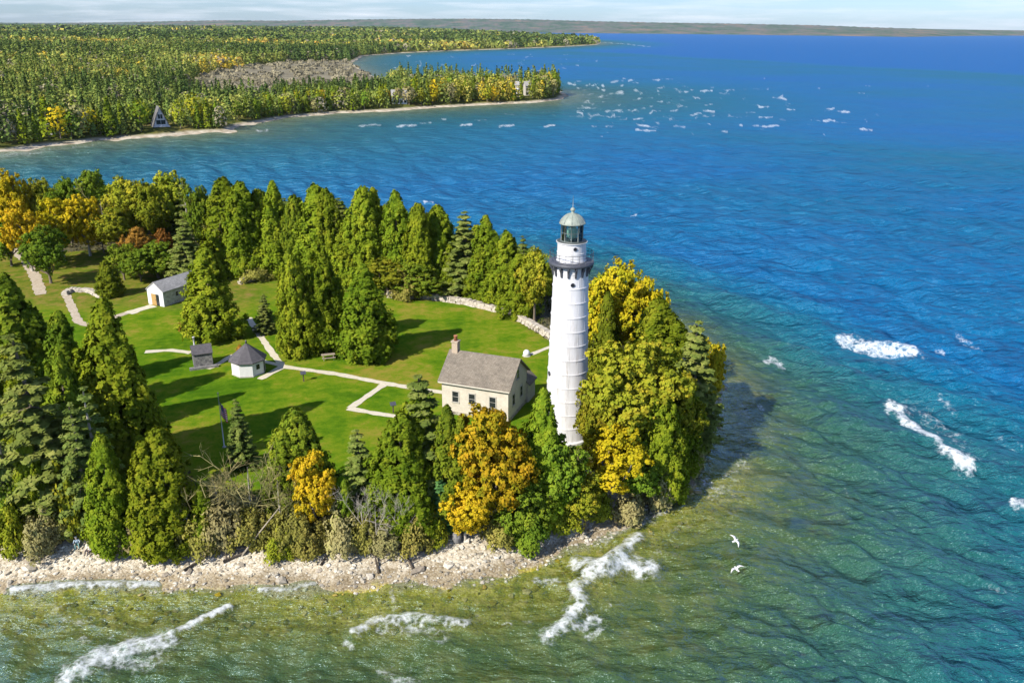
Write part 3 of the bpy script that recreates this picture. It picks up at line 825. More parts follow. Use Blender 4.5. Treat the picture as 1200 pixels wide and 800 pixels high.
def gable_walls(L, W, h, ridge):
    """Closed shell of walls with gables at both ends, ridge along x."""
    b = MB()
    x, y = L / 2, W / 2
    b.add([(-x, -y, 0), (x, -y, 0), (x, y, 0), (-x, y, 0), (-x, -y, h), (x, -y, h), (x, y, h), (-x, y, h), (-x, 0, ridge), (x, 0, ridge)],
          [(0, 1, 5, 4), (2, 3, 7, 6), (1, 2, 6, 9, 5), (3, 0, 4, 8, 7), (4, 5, 9, 8), (6, 7, 8, 9)])
    return b

def gable_roof(L, W, h, ridge, over=0.35, eave=0.35, th=0.16):
    b = MB()
    x = L / 2 + over
    s = (ridge - h) / (W / 2)
    y = W / 2 + eave
    ze = h - s * eave
    for sg in (-1, 1):
        vs = [(-x, sg * y, ze + .02), (x, sg * y, ze + .02), (x, 0, ridge + .02), (-x, 0, ridge + .02),
              (-x, sg * y, ze + th), (x, sg * y, ze + th), (x, 0, ridge + th * 1.15), (-x, 0, ridge + th * 1.15)]
        fs = [(0, 3, 2, 1), (4, 5, 6, 7), (0, 1, 5, 4), (1, 2, 6, 5), (3, 0, 4, 7)]
        if sg > 0: fs = [f[::-1] for f in fs]
        b.add(vs, fs)
    return b

def window(root, cx, cz, w, h, y, side='front', frame=M['concrete'], parent_name='window'):
    """Window set in a wall: frame of four bars and a crossbar, dark pane inside. side front = wall facing -y, end = wall facing +x at x=y."""
    def T(u, v, d):      # u along wall, v up, d out of wall
        return (cx + u, y - d, cz + v) if side == 'front' else ((y + d, cx + u, cz + v) if side == 'end' else (y - d, cx - u, cz + v))
    def bar(b, u0, u1, v0, v1, d0, d1):
        c = [T(u, v, d) for d in (d0, d1) for v in (v0, v1) for u in (u0, u1)]
        b.add(c, [(0, 2, 3, 1), (4, 5, 7, 6), (0, 1, 5, 4), (2, 6, 7, 3), (0, 4, 6, 2), (1, 3, 7, 5)])
    f = MB(); t = .09
    bar(f, -w / 2 - t, -w / 2, -h / 2, h / 2, -.05, .06); bar(f, w / 2, w / 2 + t, -h / 2, h / 2, -.05, .06)
    bar(f, -w / 2 - t, w / 2 + t, h / 2, h / 2 + t * 1.6, -.05, .07); bar(f, -w / 2, w / 2, -.018, .018, -.04, .03)
    fo = f.build(parent_name, frame, root)
    p = MB(); bar(p, -w / 2, w / 2, -h / 2, h / 2, -.03, .012)
    p.build('pane', M['dark_glass'], fo)
    s_ = MB(); bar(s_, -w / 2 - .14, w / 2 + .14, -h / 2 - .1, -h / 2, -.04, .13)
    s_.build('sill', M['concrete'], fo)
    return fo

# ---- lighthouse
LX0, LY0 = at(663, 511, 2)[:2]
lh = tag(empty('lighthouse', (LX0, LY0, 2.0)), 'tall tapering white lighthouse tower with dark gallery and domed lantern', 'lighthouse')
def tower_material():
    m, n, l, out = new_mat('white_tower_plates')
    tc = n.new("ShaderNodeTexCoord").outputs['Object']
    mp = n.new("ShaderNodeMapping"); mp.inputs['Scale'].default_value = (2.0, 2.0, 0.18)
    l.new(tc, mp.inputs[0])
    c = ramp(n, l, noise(n, l, mp.outputs[0], 1.2, 7, 0.7), [(0.32, (0.44, 0.43, 0.41)), (0.45, (0.585, 0.585, 0.59)), (0.6, (0.66, 0.66, 0.668))])
    st = ramp(n, l, noise(n, l, mp.outputs[0], 2.3, 8, 0.75), [(0.55, (1, 1, 1)), (0.72, (0.72, 0.60, 0.48))])
    c = mixc(n, l, 1.0, c, st, 'MULTIPLY')
    p = n.new("ShaderNodeBsdfPrincipled"); p.inputs['Roughness'].default_value = 0.45
    l.new(c, p.inputs['Base Color']); l.new(p.outputs[0], out.inputs[0])
    return m
M['tower'] = tower_material()
def shaft_r(h): return 2.60 - (2.60 - 1.90) * (h / 20.2) ** 0.85
tw = MB()
prof = [(2.82, -0.8), (2.82, 0.35), (2.66, 0.45)]
NB = 12
for i in range(NB):        # courses of steel plate, each lapping the one below with a small lip
    h0, h1 = 0.45 + i * (20.2 - 0.45) / NB, 0.45 + (i + 1) * (20.2 - 0.45) / NB
    r0_, r1_ = shaft_r(h0), shaft_r(h1)
    prof += [(r0_ + .015, h0 + .02), (r0_ - .01, h0 + .12), (r1_ + .02, h1 - .14), (r1_ + .055, h1 - .12), (r1_ + .055, h1)]
prof += [(1.95, 20.2), (1.95, 20.9)]
tw.lathe(prof, 40)
# vertical plate joints, staggered from course to course
for i in range(NB):
    h0, h1 = 0.45 + i * (20.2 - 0.45) / NB, 0.45 + (i + 1) * (20.2 - 0.45) / NB
    for k in range(7):
        a = 2 * math.pi * (k + 0.5 * (i % 2)) / 7 + .2
        p0 = ((shaft_r(h0) - .005) * math.cos(a), (shaft_r(h0) - .005) * math.sin(a), h0 + .13)
        p1 = ((shaft_r(h1) + .005) * math.cos(a), (shaft_r(h1) + .005) * math.sin(a), h1 - .15)
        tw.tube([p0, p1], .028, 4, False)
tw_o = tw.build('tower', M['tower'], lh)
def shade_by_angle(o, deg=30):
    o.data.polygons.foreach_set('use_smooth', [True] * len(o.data.polygons))
    o.data.set_sharp_from_angle(angle=math.radians(deg))
shade_by_angle(tw_o, 25)
g = MB()
g.lathe([(1.9, 20.78), (2.42, 20.9), (2.48, 20.95), (2.48, 21.2), (2.40, 21.26), (1.6, 21.26)], 40)
g.build('gallery_deck', M['black'], lh)
for k in range(16):
    a = 2 * math.pi * (k + .5) / 16
    b = MB()
    ca, sa_ = math.cos(a), math.sin(a)
    def W(r, t, z): return (r * ca - t * sa_, r * sa_ + t * ca, z)
    prof2 = [(1.98, 19.75), (2.06, 19.75), (2.16, 20.25), (2.40, 20.72), (2.40, 20.88), (1.94, 20.88)]
    vs = [W(r, -.10, z) for r, z in prof2] + [W(r, .10, z) for r, z in prof2]
    n_ = len(prof2)
    b.add(vs, [tuple(range(n_)), tuple(reversed(range(n_, 2 * n_)))] + [(i, i + n_, (i + 1) % n_ + n_, (i + 1) % n_) for i in range(n_)])
    b.build('gallery_bracket', M['black'], lh)
rl = MB()
for k in range(20):
    a = 2 * math.pi * k / 20
    rl.tube([(2.38 * math.cos(a), 2.38 * math.sin(a), 21.24), (2.38 * math.cos(a), 2.38 * math.sin(a), 22.25)], .022, 5)
for zz in (21.6, 21.95, 22.25):
    rl.tube([(2.38 * math.cos(2 * math.pi * k / 40), 2.38 * math.sin(2 * math.pi * k / 40), zz) for k in range(41)], .02 if zz < 22.2 else .03, 5)
rl.build('gallery_railing', M['black'], lh)
dr = MB()
dr.lathe([(1.62, 21.24), (1.66, 21.30), (1.60, 21.40), (1.57, 22.2), (1.60, 22.22), (1.60, 22.28), (1.56, 22.3), (1.55, 23.25), (1.68, 23.32), (1.70, 23.42)], 36)
shade_by_angle(dr.build('watch_room', M['tower'], lh))
def porthole(a, r, z, rad):
    b = MB()
    u = Vector((-math.sin(a), math.cos(a), 0)); o_ = Vector((math.cos(a), math.sin(a), 0)); c_ = o_ * r + Vector((0, 0, z))
    ring, inner = [], []
    for k in range(14):
        t = 2 * math.pi * k / 14
        d_ = u * math.cos(t) + Vector((0, 0, 1)) * math.sin(t)
        ring.append(c_ + d_ * rad * 1.25 + o_ * .05)
    ring.append(ring[0])
    b.tube([tuple(p) for p in ring], rad * .22, 6)
    w = b.build('porthole', M['black'], lh)
    p = MB()
    vs = [tuple(c_ + (u * math.cos(2 * math.pi * k / 14) + Vector((0, 0, 1)) * math.sin(2 * math.pi * k / 14)) * rad * 1.2 + o_ * .035) for k in range(14)]
    vs2 = [tuple(Vector(v) - o_ * .3) for v in vs]
    p.add(vs + vs2, [tuple(range(14))] + [(i, i + 14, (i + 1) % 14 + 14, (i + 1) % 14) for i in range(14)])
    p.build('pane', M['dark_glass'], w)
porthole(math.radians(-87), shaft_r(19.0), 19.0, .17)
porthole(math.radians(-80), 1.56, 22.85, .15)
porthole(math.radians(-158), shaft_r(8.3), 8.3, .20)
porthole(math.radians(-80), shaft_r(12.6), 4.4, .20)
# lantern: posts and glass, lens inside
ln = MB()
for k in range(10):
    a = 2 * math.pi * (k + .3) / 10
    ln.tube([(1.20 * math.cos(a), 1.20 * math.sin(a), 23.4), (1.20 * math.cos(a), 1.20 * math.sin(a), 25.35)], .055, 6)
for zz, r_ in ((23.46, .07), (24.4, .03), (25.3, .06)):
    ln.tube([(1.21 * math.cos(2 * math.pi * (k + .3) / 10), 1.21 * math.sin(2 * math.pi * (k + .3) / 10), zz) for k in range(11)], r_, 6)
M['lantern_grey'] = solid('grey_green_iron', (0.085, 0.105, 0.10), (0.14, 0.165, 0.155), 5, 0.5)
lo_ = ln.build('lantern_frame', M['lantern_grey'], lh)
def glass_mat(name, tint, fac):
    m, n, l, out = new_mat(name)
    t = n.new("ShaderNodeBsdfTransparent"); t.inputs[0].default_value = (*tint, 1)
    gl = n.new("ShaderNodeBsdfGlossy"); gl.inputs['Roughness'].default_value = 0.03
    fr = n.new("ShaderNodeFresnel"); fr.inputs[0].default_value = 1.5
    mx = n.new("ShaderNodeMixShader")
    l.new(mathn(n, l, 'ADD', fr.outputs[0], fac), mx.inputs[0]); l.new(t.outputs[0], mx.inputs[1]); l.new(gl.outputs[0], mx.inputs[2])
    l.new(mx.outputs[0], out.inputs[0])
    return m
M['glass'] = glass_mat('lantern_glass', (0.80, 0.92, 0.86), 0.03)
gp_ = MB(); gp_.lathe([(1.165, 23.5), (1.165, 25.28)], 10, False, phase=2 * math.pi * .3 / 10, cap=False)
gp_.build('lantern_glass', M['glass'], lh)
fl = MB(); fl.lathe([(1.62, 23.40), (1.62, 23.47), (0.2, 23.475)], 30); fl.build('lantern_floor', M['dark_trim'], lh)
le = MB()
pr = [(.22, 23.48), (.25, 23.75)]
for i in range(9): pr += [(.50 + .12 * math.sin(math.pi * i / 8), 23.80 + i * .13), (.44 + .12 * math.sin(math.pi * i / 8), 23.88 + i * .13)]
pr += [(.2, 25.05), (.05, 25.2)]
le.lathe(pr, 24)
m, n, l, out = new_mat('lens_glass')
p = n.new("ShaderNodeBsdfPrincipled"); p.inputs['Base Color'].default_value = (.30, .50, .42, 1); p.inputs['Roughness'].default_value = .12
l.new(p.outputs[0], out.inputs[0]); M['lens'] = m
le.build('lens', M['lens'], lh)
dm = MB()
dm.lathe([(1.32, 25.30), (1.42, 25.33), (1.42, 25.42), (1.34, 25.48), (1.22, 25.75), (0.98, 26.02), (0.68, 26.25), (0.36, 26.40), (0.17, 26.48), (0.14, 26.62)], 20)
dmo = dm.build('dome', M['grey_metal'], lh); shade_by_angle(dmo, 35)
rb = MB()
for k in range(10):
    a = 2 * math.pi * (k + .3) / 10
    rb.tube([((r + .01) * math.cos(a), (r + .01) * math.sin(a), z_ + .01) for r, z_ in [(1.44, 25.46), (1.22, 25.75), (0.98, 26.02), (0.68, 26.25), (0.36, 26.40)]], .025, 5)
rb.build('ribs', M['grey_metal'], dmo)
bl = MB(); bl.lathe([(.13, 26.6), (.22, 26.68), (.27, 26.8), (.22, 26.94), (.1, 27.03), (.03, 27.06)], 14); bl.build('ventilator_ball', M['grey_metal'], lh)
rod = MB(); rod.tube([(0, 0, 27.0), (0, 0, 28.3)], [.03, .018], 5); rod.build('lightning_rod', M['grey_metal'], lh)
dd = MB(); dd.box(2.35, 2.98, -.6, .6, 0.36, 2.6); dd.build('entrance_porch', M['tower'], lh)

# ---- keeper's house
HZ = math.radians(-20)
hx0, hy0 = -3.35, 98.2
ho = tag(empty('keepers_house', (hx0, hy0, 2.0), HZ), 'cream brick house with brown shingled gable roof beside the white tower', 'house')
HL, HW, HH, HR = 8.7, 6.7, 4.55, 7.05
w_ = gable_walls(HL, HW, HH, HR).build('wall', M['brick'], ho); uv_box(w_.data)
fnd = MB(); fnd.box(-HL / 2 - .06, HL / 2 + .06, -HW / 2 - .06, HW / 2 + .06, -.8, .45); fnd.build('foundation', M['stone'], ho)
rf = gable_roof(HL, HW, HH, HR, .38, .42, .17).build('roof', M['shingles'], ho); uv_box(rf.data)
ch = MB(); ch.box(-HL / 2 + .10, -HL / 2 + .85, -.42, .42, HR - .6, HR + 1.25); ch.box(-HL / 2 + .02, -HL / 2 + .93, -.5, .5, HR + 1.25, HR + 1.42)
cho = ch.build('chimney', M['chimney_brick'], rf); uv_box(cho.data)
cp = MB(); cp.lathe([(.24, HR + 1.42), (.21, HR + 1.95), (.26, HR + 2.0), (.26, HR + 2.08)], 12, cx=-HL / 2 + .47); cp.build('chimney_pot', M['brick_red'], cho)
gt = MB(); gt.box(-HL / 2 - .3, HL / 2 + .3, -HW / 2 - .50, -HW / 2 - .38, HH - .36, HH - .22); gt.build('gutter', M['trim'], rf)
ft = MB()
for sg in (-1, 1):
    ft.box(-HL / 2, HL / 2, sg * HW / 2 - (.06 if sg < 0 else -.0), sg * HW / 2 + (.0 if sg < 0 else .06), HH - .42, HH - .12)
ft.build('frieze_board', M['trim'], ho)
for cx in (-2.55, -0.35, 2.35):
    window(ho, cx, 2.45, .78, 1.35, -HW / 2, 'front')
for cy in (-1.5, 1.3):
    window(ho, cy, 2.4, .8, 1.4, HL / 2, 'end')
window(ho, 0.0, 5.2, .75, 1.2, HL / 2, 'end')
window(ho, 1.2, 2.4, .8, 1.4, -HL / 2, 'far')
# shed at the back corner
sb = gable_walls(2.6, 2.4, 2.6, 3.6).build('rear_wing', M['brick'], ho); sb.location = (HL / 2 - .9, HW / 2 + 1.22, 0); sb.rotation_euler = (0, 0, math.pi / 2); uv_box(sb.data)
sr_ = gable_roof(2.6, 2.4, 2.6, 3.6, .15, .25, .13).build('wing_roof', M['shingles'], sb); uv_box(sr_.data)

# ---- oil house
OZ = math.radians(63)
u_ = np.array([math.cos(OZ), math.sin(OZ)]); v_ = np.array([-u_[1], u_[0]])
fr_l, fr_r = at(175, 356, 2)[:2], at(193, 360, 2)[:2]
fm_ = (fr_l + fr_r) / 2
OL, OW, OH, OR = 8.6, 3.7, 2.75, 4.05
oc = fm_ + u_ * OL / 2
oh = tag(empty('oil_house', (oc[0], oc[1], 2.0), OZ), 'small stone building with grey roof, white gable front and wooden door', 'outbuilding')
w_ = gable_walls(OL, OW, OH, OR).build('wall', M['pale_stone'], oh); uv_box(w_.data)
rf = gable_roof(OL, OW, OH, OR, .18, .25, .14).build('roof', M['grey_shingles'], oh); uv_box(rf.data)
gb = MB()
x0 = -OL / 2
gb.add([(x0 - .07, -OW / 2 - .04, 0), (x0 - .07, OW / 2 + .04, 0), (x0 - .07, OW / 2 + .04, OH - .05), (x0 - .07, 0, OR - .02), (x0 - .07, -OW / 2 - .04, OH - .05),
        (x0 + .1, -OW / 2 - .04, 0), (x0 + .1, OW / 2 + .04, 0), (x0 + .1, OW / 2 + .04, OH - .05), (x0 + .1, 0, OR - .02), (x0 + .1, -OW / 2 - .04, OH - .05)],
       [(4, 3, 2, 1, 0), (5, 6, 7, 8, 9), (0, 1, 6, 5), (1, 2, 7, 6), (2, 3, 8, 7), (3, 4, 9, 8), (4, 0, 5, 9)])
gb.build('gable_front', M['white'], oh)
db = MB(); db.box(x0 - .12, x0 - .05, -.15, .95, 0, 2.05); do = db.build('door', M['wood_door'], oh)
hb = MB(); hb.box(x0 - .17, x0 - .12, -.05, .0, .95, 1.12); hb.build('handle', M['black'], do)
dk = MB(); dk.box(x0 - .10, x0 - .05, -.85, -.15, 0, 2.05); dk.build('doorway', M['dark_glass'], oh)
window(oh, -1.4, 1.65, .55, .75, -OW / 2, 'front', M['pale_stone'])
window(oh, 1.6, 1.65, .55, .75, -OW / 2, 'front', M['pale_stone'])

# ---- eight-sided white shed
ex, ey = at(288, 441, 2)[:2]
es = tag(empty('octagonal_shed', (ex, ey + 1.6, 2.0), math.radians(8)), 'small white many sided shed with pointed dark grey roof', 'shed')
b = MB(); b.lathe([(2.28, -.1), (2.28, 2.1)], 8, False, phase=math.pi / 8); b.build('wall', M['white'], es)
b = MB(); b.lathe([(2.34, -.15), (2.34, .22)], 8, False, phase=math.pi / 8); b.build('plinth', M['concrete'], es)
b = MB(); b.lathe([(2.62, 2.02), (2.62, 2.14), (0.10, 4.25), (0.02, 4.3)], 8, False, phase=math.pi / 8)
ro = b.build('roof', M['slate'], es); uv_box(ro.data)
b = MB(); b.lathe([(.14, 4.15), (.10, 4.4), (.16, 4.5), (.03, 4.75)], 8); b.build('finial', M['black'], ro)
def octwall(a, w, z0, z1, d0, d1):
    b = MB(); ca, sa_ = math.cos(a), math.sin(a)
    vs = [(r * ca - t * sa_, r * sa_ + t * ca, z_) for r in (d0, d1) for z_ in (z0, z1) for t in (-w / 2, w / 2)]
    b.add(vs, [(0, 1, 3, 2), (4, 6, 7, 5), (0, 4, 5, 1), (2, 3, 7, 6), (0, 2, 6, 4), (1, 5, 7, 3)])
    return b
ap = 2.28 * math.cos(math.pi / 8)
do = octwall(math.radians(0), .85, .2, 1.95, ap - .05, ap + .05).build('door', M['dark_trim'], es)
octwall(math.radians(0), .08, .95, 1.1, ap + .05, ap + .1).build('handle', M['grey_metal'], do)
wo = octwall(math.radians(-45), .7, .9, 1.75, ap - .05, ap + .03).build('window', M['white'], es)
octwall(math.radians(-45), .56, .97, 1.68, ap - .05, ap + .045).build('pane', M['dark_glass'], wo)

# ---- stone privy in the shade
qx, qy = at(235, 431, 2)[:2]
pv = tag(empty('stone_privy', (qx, qy + 1.1, 2.0), math.radians(24)), 'small dark stone hut with an open doorway, left of the white shed', 'outbuilding')
b = gable_walls(2.5, 2.3, 2.15, 3.0); w_ = b.build('wall', M['dark_stone'], pv); uv_box(w_.data)
rf = gable_roof(2.5, 2.3, 2.15, 3.0, .14, .16, .12).build('roof', M['slate'], pv); uv_box(rf.data)  # dark slate here puts the shade of the big cedar into the roof colour
b = MB(); b.box(1.255, 1.30, -.42, .42, 0, 1.95); b.build('doorway', M['dark_glass'], pv)
b = MB(); b.box(1.255, 1.34, -.56, -.42, 0, 2.05); b.box(1.255, 1.34, .42, .56, 0, 2.05); b.box(1.255, 1.34, -.42, .42, 1.95, 2.05); b.build('door_frame', M['concrete'], pv)
b = MB(); b.box(-1.9, 1.9, -1.75, -1.2, -.2, .35); b.build('plinth', M['dark_stone'], pv)
b = MB(); b.tube([(-.8, .7, 2.2), (-.8, .7, 4.0)], .11, 8); b.lathe([(.16, 4.0), (.16, 4.1)], 8, cx=-.8, cy=.7); b.build('vent_pipe', M['white'], rf)

# ---- flagpole and flag
fx, fy = at(263, 524, 2)[:2]
fp = tag(empty('flagpole', (fx, fy, ground_z(fx, fy))), 'thin pale flagpole standing on the lawn beside a small spruce', 'flagpole')
b = MB(); b.tube([(0, 0, 0), (0, 0, 6.6)], [.065, .035], 8); b.build('pole', M['white'], fp)
b = MB(); b.lathe([(.02, 6.58), (.07, 6.64), (.09, 6.70), (.06, 6.78), (.01, 6.80)], 10); b.build('finial', M['grey_metal'], fp)
b = MB(); b.lathe([(.22, -.1), (.22, .12), (.1, .18)], 10); b.build('base', M['concrete'], fp)
def flag_material():
    m, n, l, out = new_mat('flag_cloth')
    uvn = n.new("ShaderNodeTexCoord").outputs['UV']
    sp = n.new("ShaderNodeSeparateXYZ"); l.new(uvn, sp.inputs[0])
    st = mathn(n, l, 'FRACT', mathn(n, l, 'MULTIPLY', sp.outputs[1], 6.5))
    c = mixc(n, l, mathn(n, l, 'LESS_THAN', st, 0.5), (0.78, 0.74, 0.73), (0.60, 0.05, 0.08))
    stars = n.new("ShaderNodeTexVoronoi"); stars.inputs['Scale'].default_value = 18; stars.inputs['Randomness'].default_value = 0.0; l.new(uvn, stars.inputs['Vector'])
    blue = mixc(n, l, mathn(n, l, 'LESS_THAN', stars.outputs['Distance'], 0.22), (0.025, 0.035, 0.16), (0.7, 0.7, 0.72))
    canton = mathn(n, l, 'MULTIPLY', mathn(n, l, 'LESS_THAN', sp.outputs[0], 0.42), mathn(n, l, 'GREATER_THAN', sp.outputs[1], 0.46))
    c = mixc(n, l, canton, c, blue)
    d = n.new("ShaderNodeBsdfDiffuse"); l.new(c, d.inputs[0]); l.new(d.outputs[0], out.inputs[0])
    return m
nu, nv = 26, 16
vs, uvs = [], []
for j in range(nv):
    for i in range(nu):
        u, v = i / (nu - 1), j / (nv - 1)
        drop = 1.15 * u ** 0.8
        vs.append((0.05 + u * 0.62 + 0.05 * math.sin(v * 3), 0.17 * math.sin(u * 14 + v * 1.5) * u ** .4, 5.7 - (1 - v) * 1.6 - drop * (1.0 - 0.1 * v)))
        uvs.append((u, v))
F = grid_faces(nv, nu)
me = np_mesh('flag', vs, F, flag_material(), True)
uvl = me.uv_layers.new(name='UVMap')
uvl.data.foreach_set('uv', np.array(uvs, np.float32)[F.ravel()].ravel())
fo = link('flag', me); fo.location = (fx, fy, ground_z(fx, fy)); fo.rotation_euler = (0, 0, math.radians(15))
tag(fo, 'red, white and blue striped flag hanging limp from the flagpole', 'flag')

# ---- small things on the lawn
hx_, hy_ = at(617, 417, 2)[:2]
o = tag(empty('well_cover', (hx_, hy_, 2.0)), 'small white domed cover on the lawn behind the house roof', 'well cover')
b = MB(); b.lathe([(.48, 0), (.50, .5), (.44, .72), (.28, .9), (.05, .98)], 16); b.build('dome', M['white'], o)
b = MB(); b.lathe([(.62, -.1), (.62, .10), (.5, .11)], 16); b.build('base', M['concrete'], o)
def info_post(px, py, label, h=1.15):
    x, y, z_ = on_ground(px, py)
    o = tag(empty('signpost', (x, y, 2.0), math.radians(20)), label, 'signpost', 'dark posts on the lawn')
    b = MB(); b.box(-.07, .07, -.06, .06, 0, h); b.build('post', M['dark_wood'], o)
    b = MB(); b.add([(-.36, -.26, h - .04), (.36, -.26, h - .04), (.36, .22, h + .24), (-.36, .22, h + .24), (-.36, -.26, h + .03), (.36, -.26, h + .03), (.36, .22, h + .31), (-.36, .22, h + .31)],
                   [(0, 3, 2, 1), (4, 5, 6, 7), (0, 1, 5, 4), (1, 2, 6, 5), (2, 3, 7, 6), (3, 0, 4, 7)]); b.build('board', M['black'], o)
info_post(356, 447, 'dark post just below the long pale footpath, casting its own shadow')
info_post(461, 484, 'dark grey post at the end of the angled footpath near the house')
def picnic_table(px, py, rz, label):
    x, y, z_ = on_ground(px, py)
    o = tag(empty('picnic_table', (x, y, 2.04), rz), label, 'picnic table', 'picnic tables under the lawn cedars')
    b = MB()
    for k in range(5): b.box(-.95, .95, -.38 + k * .155, -.24 + k * .155, .72, .76)
    b.build('tabletop', M['dead_wood'], o)
    for sg in (-1, 1):
        b = MB(); b.box(-.95, .95, sg * .72 - .14, sg * .72 + .14, .43, .47); b.build('bench', M['dead_wood'], o)
        b = MB()
        b.tube([(sg * .7, -.62, 0), (sg * .7, -.24, .72)], .05, 5); b.tube([(sg * .7, .62, 0), (sg * .7, .24, .72)], .05, 5); b.tube([(sg * .7, -.8, .41), (sg * .7, .8, .41)], .05, 5)
        b.build('leg_frame', M['dead_wood'], o)
picnic_table(385, 421, .3, 'weathered picnic table out in the sun between the two cedars')
picnic_table(411, 414, -.2, 'weathered picnic table tucked against the rounded cedar on the lawn')

# ---- low dry-stone walls
def stone_wall(pix, label, h=1.0, w=1.3):
    pts = [at(px, py, 2)[:2] for px, py in pix]
    r_ = np.random.default_rng(len(pix) * 13)
    b = MB()
    for a, c in zip(pts[:-1], pts[1:]):
        L_ = np.linalg.norm(c - a); d = (c - a) / L_; nn = np.array([-d[1], d[0]])
        for lvl in range(3):
            s_ = -r_.random() * .4
            while s_ < L_:
                ln_ = .35 + r_.random() * .55
                q = a + d * (s_ + ln_ / 2) + nn * r_.normal() * .05
                hh = h / 3 * (.85 + .3 * r_.random()); ww = w * (1 - .12 * lvl) * (.85 + .3 * r_.random())
                base = 1.95 + lvl * h / 3
                vs = []
                for zz, sc in ((base, 1), (base + hh * 1.08, .82)):
                    for sx, sy in ((-1, -1), (1, -1), (1, 1), (-1, 1)):
                        p = q + d * sx * ln_ / 2 * sc * (1 + .1 * r_.normal()) + nn * sy * ww / 2 * sc * (1 + .1 * r_.normal())
                        vs.append((p[0], p[1], zz + .04 * r_.normal()))
                b.add(vs, [(0, 3, 2, 1), (4, 5, 6, 7), (0, 1, 5, 4), (1, 2, 6, 5), (2, 3, 7, 6), (3, 0, 4, 7)])
                s_ += ln_ * .96
    return tag(b.build('stone_wall', M['rubble']), label, 'stone wall')
M['rubble'] = solid('limestone_rubble', (0.30, 0.265, 0.205), (0.54, 0.49, 0.41), 1.6, 0.95, 0.5, 6)
stone_wall([(455, 348), (500, 350), (545, 356), (590, 367), (620, 381), (645, 396)], 'long low pale stone wall curving along the back edge of the lawn')
stone_wall([(282, 333), (300, 328), (328, 321)], 'short grey stone wall behind the tall cedar near the grey roofed building', 1.0, .9)
stone_wall([(76, 346), (84, 341), (105, 342), (122, 350)], 'short pale stone wall beside the gravel drive at far left', .7, 1.3)

# ---- cottages on the far shore
def cottage_frame(px, py, z, rz, name, label, cat):
    p = at(px, py, z)
    return tag(empty(name, (p[0], p[1], far_z(np.array([p[:2]]))[0] - .2), rz), label, cat)
c = cottage_frame(188, 148, 2.5, math.radians(-62), 'cottage', 'steep roofed A-frame cottage with white front glass, among the far shore trees', 'cottage')
b = MB()
b.add([(-5, -4.2, .8), (5, -4.2, .8), (5, 4.2, .8), (-5, 4.2, .8), (-5, 0, 10.6), (5, 0, 10.6)], [(0, 3, 2, 1), (1, 2, 5), (0, 4, 3), (0, 1, 5, 4), (2, 3, 4, 5)]); b.build('wall', M['white'], c)
b = MB()
for sg in (-1, 1):
    vs = [(-5.6, sg * 4.8, 0), (5.9, sg * 4.8, 0), (5.9, 0, 11.2), (-5.6, 0, 11.2), (-5.6, sg * 4.4, 0), (5.9, sg * 4.4, 0), (5.9, 0, 10.7), (-5.6, 0, 10.7)]
    fs = [(0, 1, 2, 3), (4, 7, 6, 5), (0, 4, 5, 1), (1, 5, 6, 2), (0, 3, 7, 4)]
    b.add(vs, fs if sg < 0 else [f[::-1] for f in fs])
b.build('roof', M['grey_shingles'], c)
for zz, hw in ((3.0, 2.4), (6.0, 1.2)):
    b = MB(); b.box(5.0, 5.08, -hw, -.1, zz - 1.3, zz + 1.0); b.box(5.0, 5.08, .1, hw, zz - 1.3, zz + 1.0); b.build('window', M['dark_glass'], c)
b = MB(); b.box(4.9, 8.0, -4.4, 4.4, .5, .8); b.build('deck', M['white'], c); c.scale = (.82, .82, .84)
def plain_cottage(px, py, rz, L, W, h, r, label, wallm, roofm, nwin):
    c = cottage_frame(px, py, 2.5, rz, 'cottage', label, 'cottage')
    w_ = gable_walls(L, W, h, r).build('wall', wallm, c)
    ro = gable_roof(L, W, h, r, .5, .5, .25).build('roof', roofm, c); uv_box(ro.data)
    for k in range(nwin):
        x = -L / 2 + L * (k + .5) / nwin
        for zz in ([1.6] if h < 4.5 else [1.6, 4.4]):
            b = MB(); b.box(x - .7, x + .7, -W / 2 - .08, -W / 2 + .05, zz - .75, zz + .75); b.build('window', M['dark_glass'], c)
    b = MB(); b.box(L * .25, L * .25 + .9, -.5, .5, r - .6, r + 1.2); b.build('chimney', M['stone'], ro)
    return c
plain_cottage(468, 121.5, math.radians(12), 9.0, 6, 5.2, 8.2, 'white two storey cottage with dark windows on the far point', M['white'], M['grey_shingles'], 4)
plain_cottage(618, 112, math.radians(20), 4.5, 4.5, 7, 9.4, 'tall grey white house near the tip of the far wooded point', M['concrete'], M['grey_shingles'], 2)
plain_cottage(607, 114, math.radians(-10), 3.2, 3.6, 8.6, 10.2, 'narrow white house left of the grey house on the far point', M['white'], M['grey_shingles'], 1)
plain_cottage(22, 147, math.radians(-20), 9, 6, 4, 6.8, 'pale cottage half hidden in trees at the far left of the far shore', M['white'], M['grey_shingles'], 3)
plain_cottage(62, 157, math.radians(-20), 7, 4, 2.6, 4.2, 'low pale shed close to the beach on the far left shore', M['white'], M['grey_shingles'], 2)

# ================================================================== trees
def unit(v): return v / (np.linalg.norm(v, axis=-1, keepdims=True) + 1e-9)

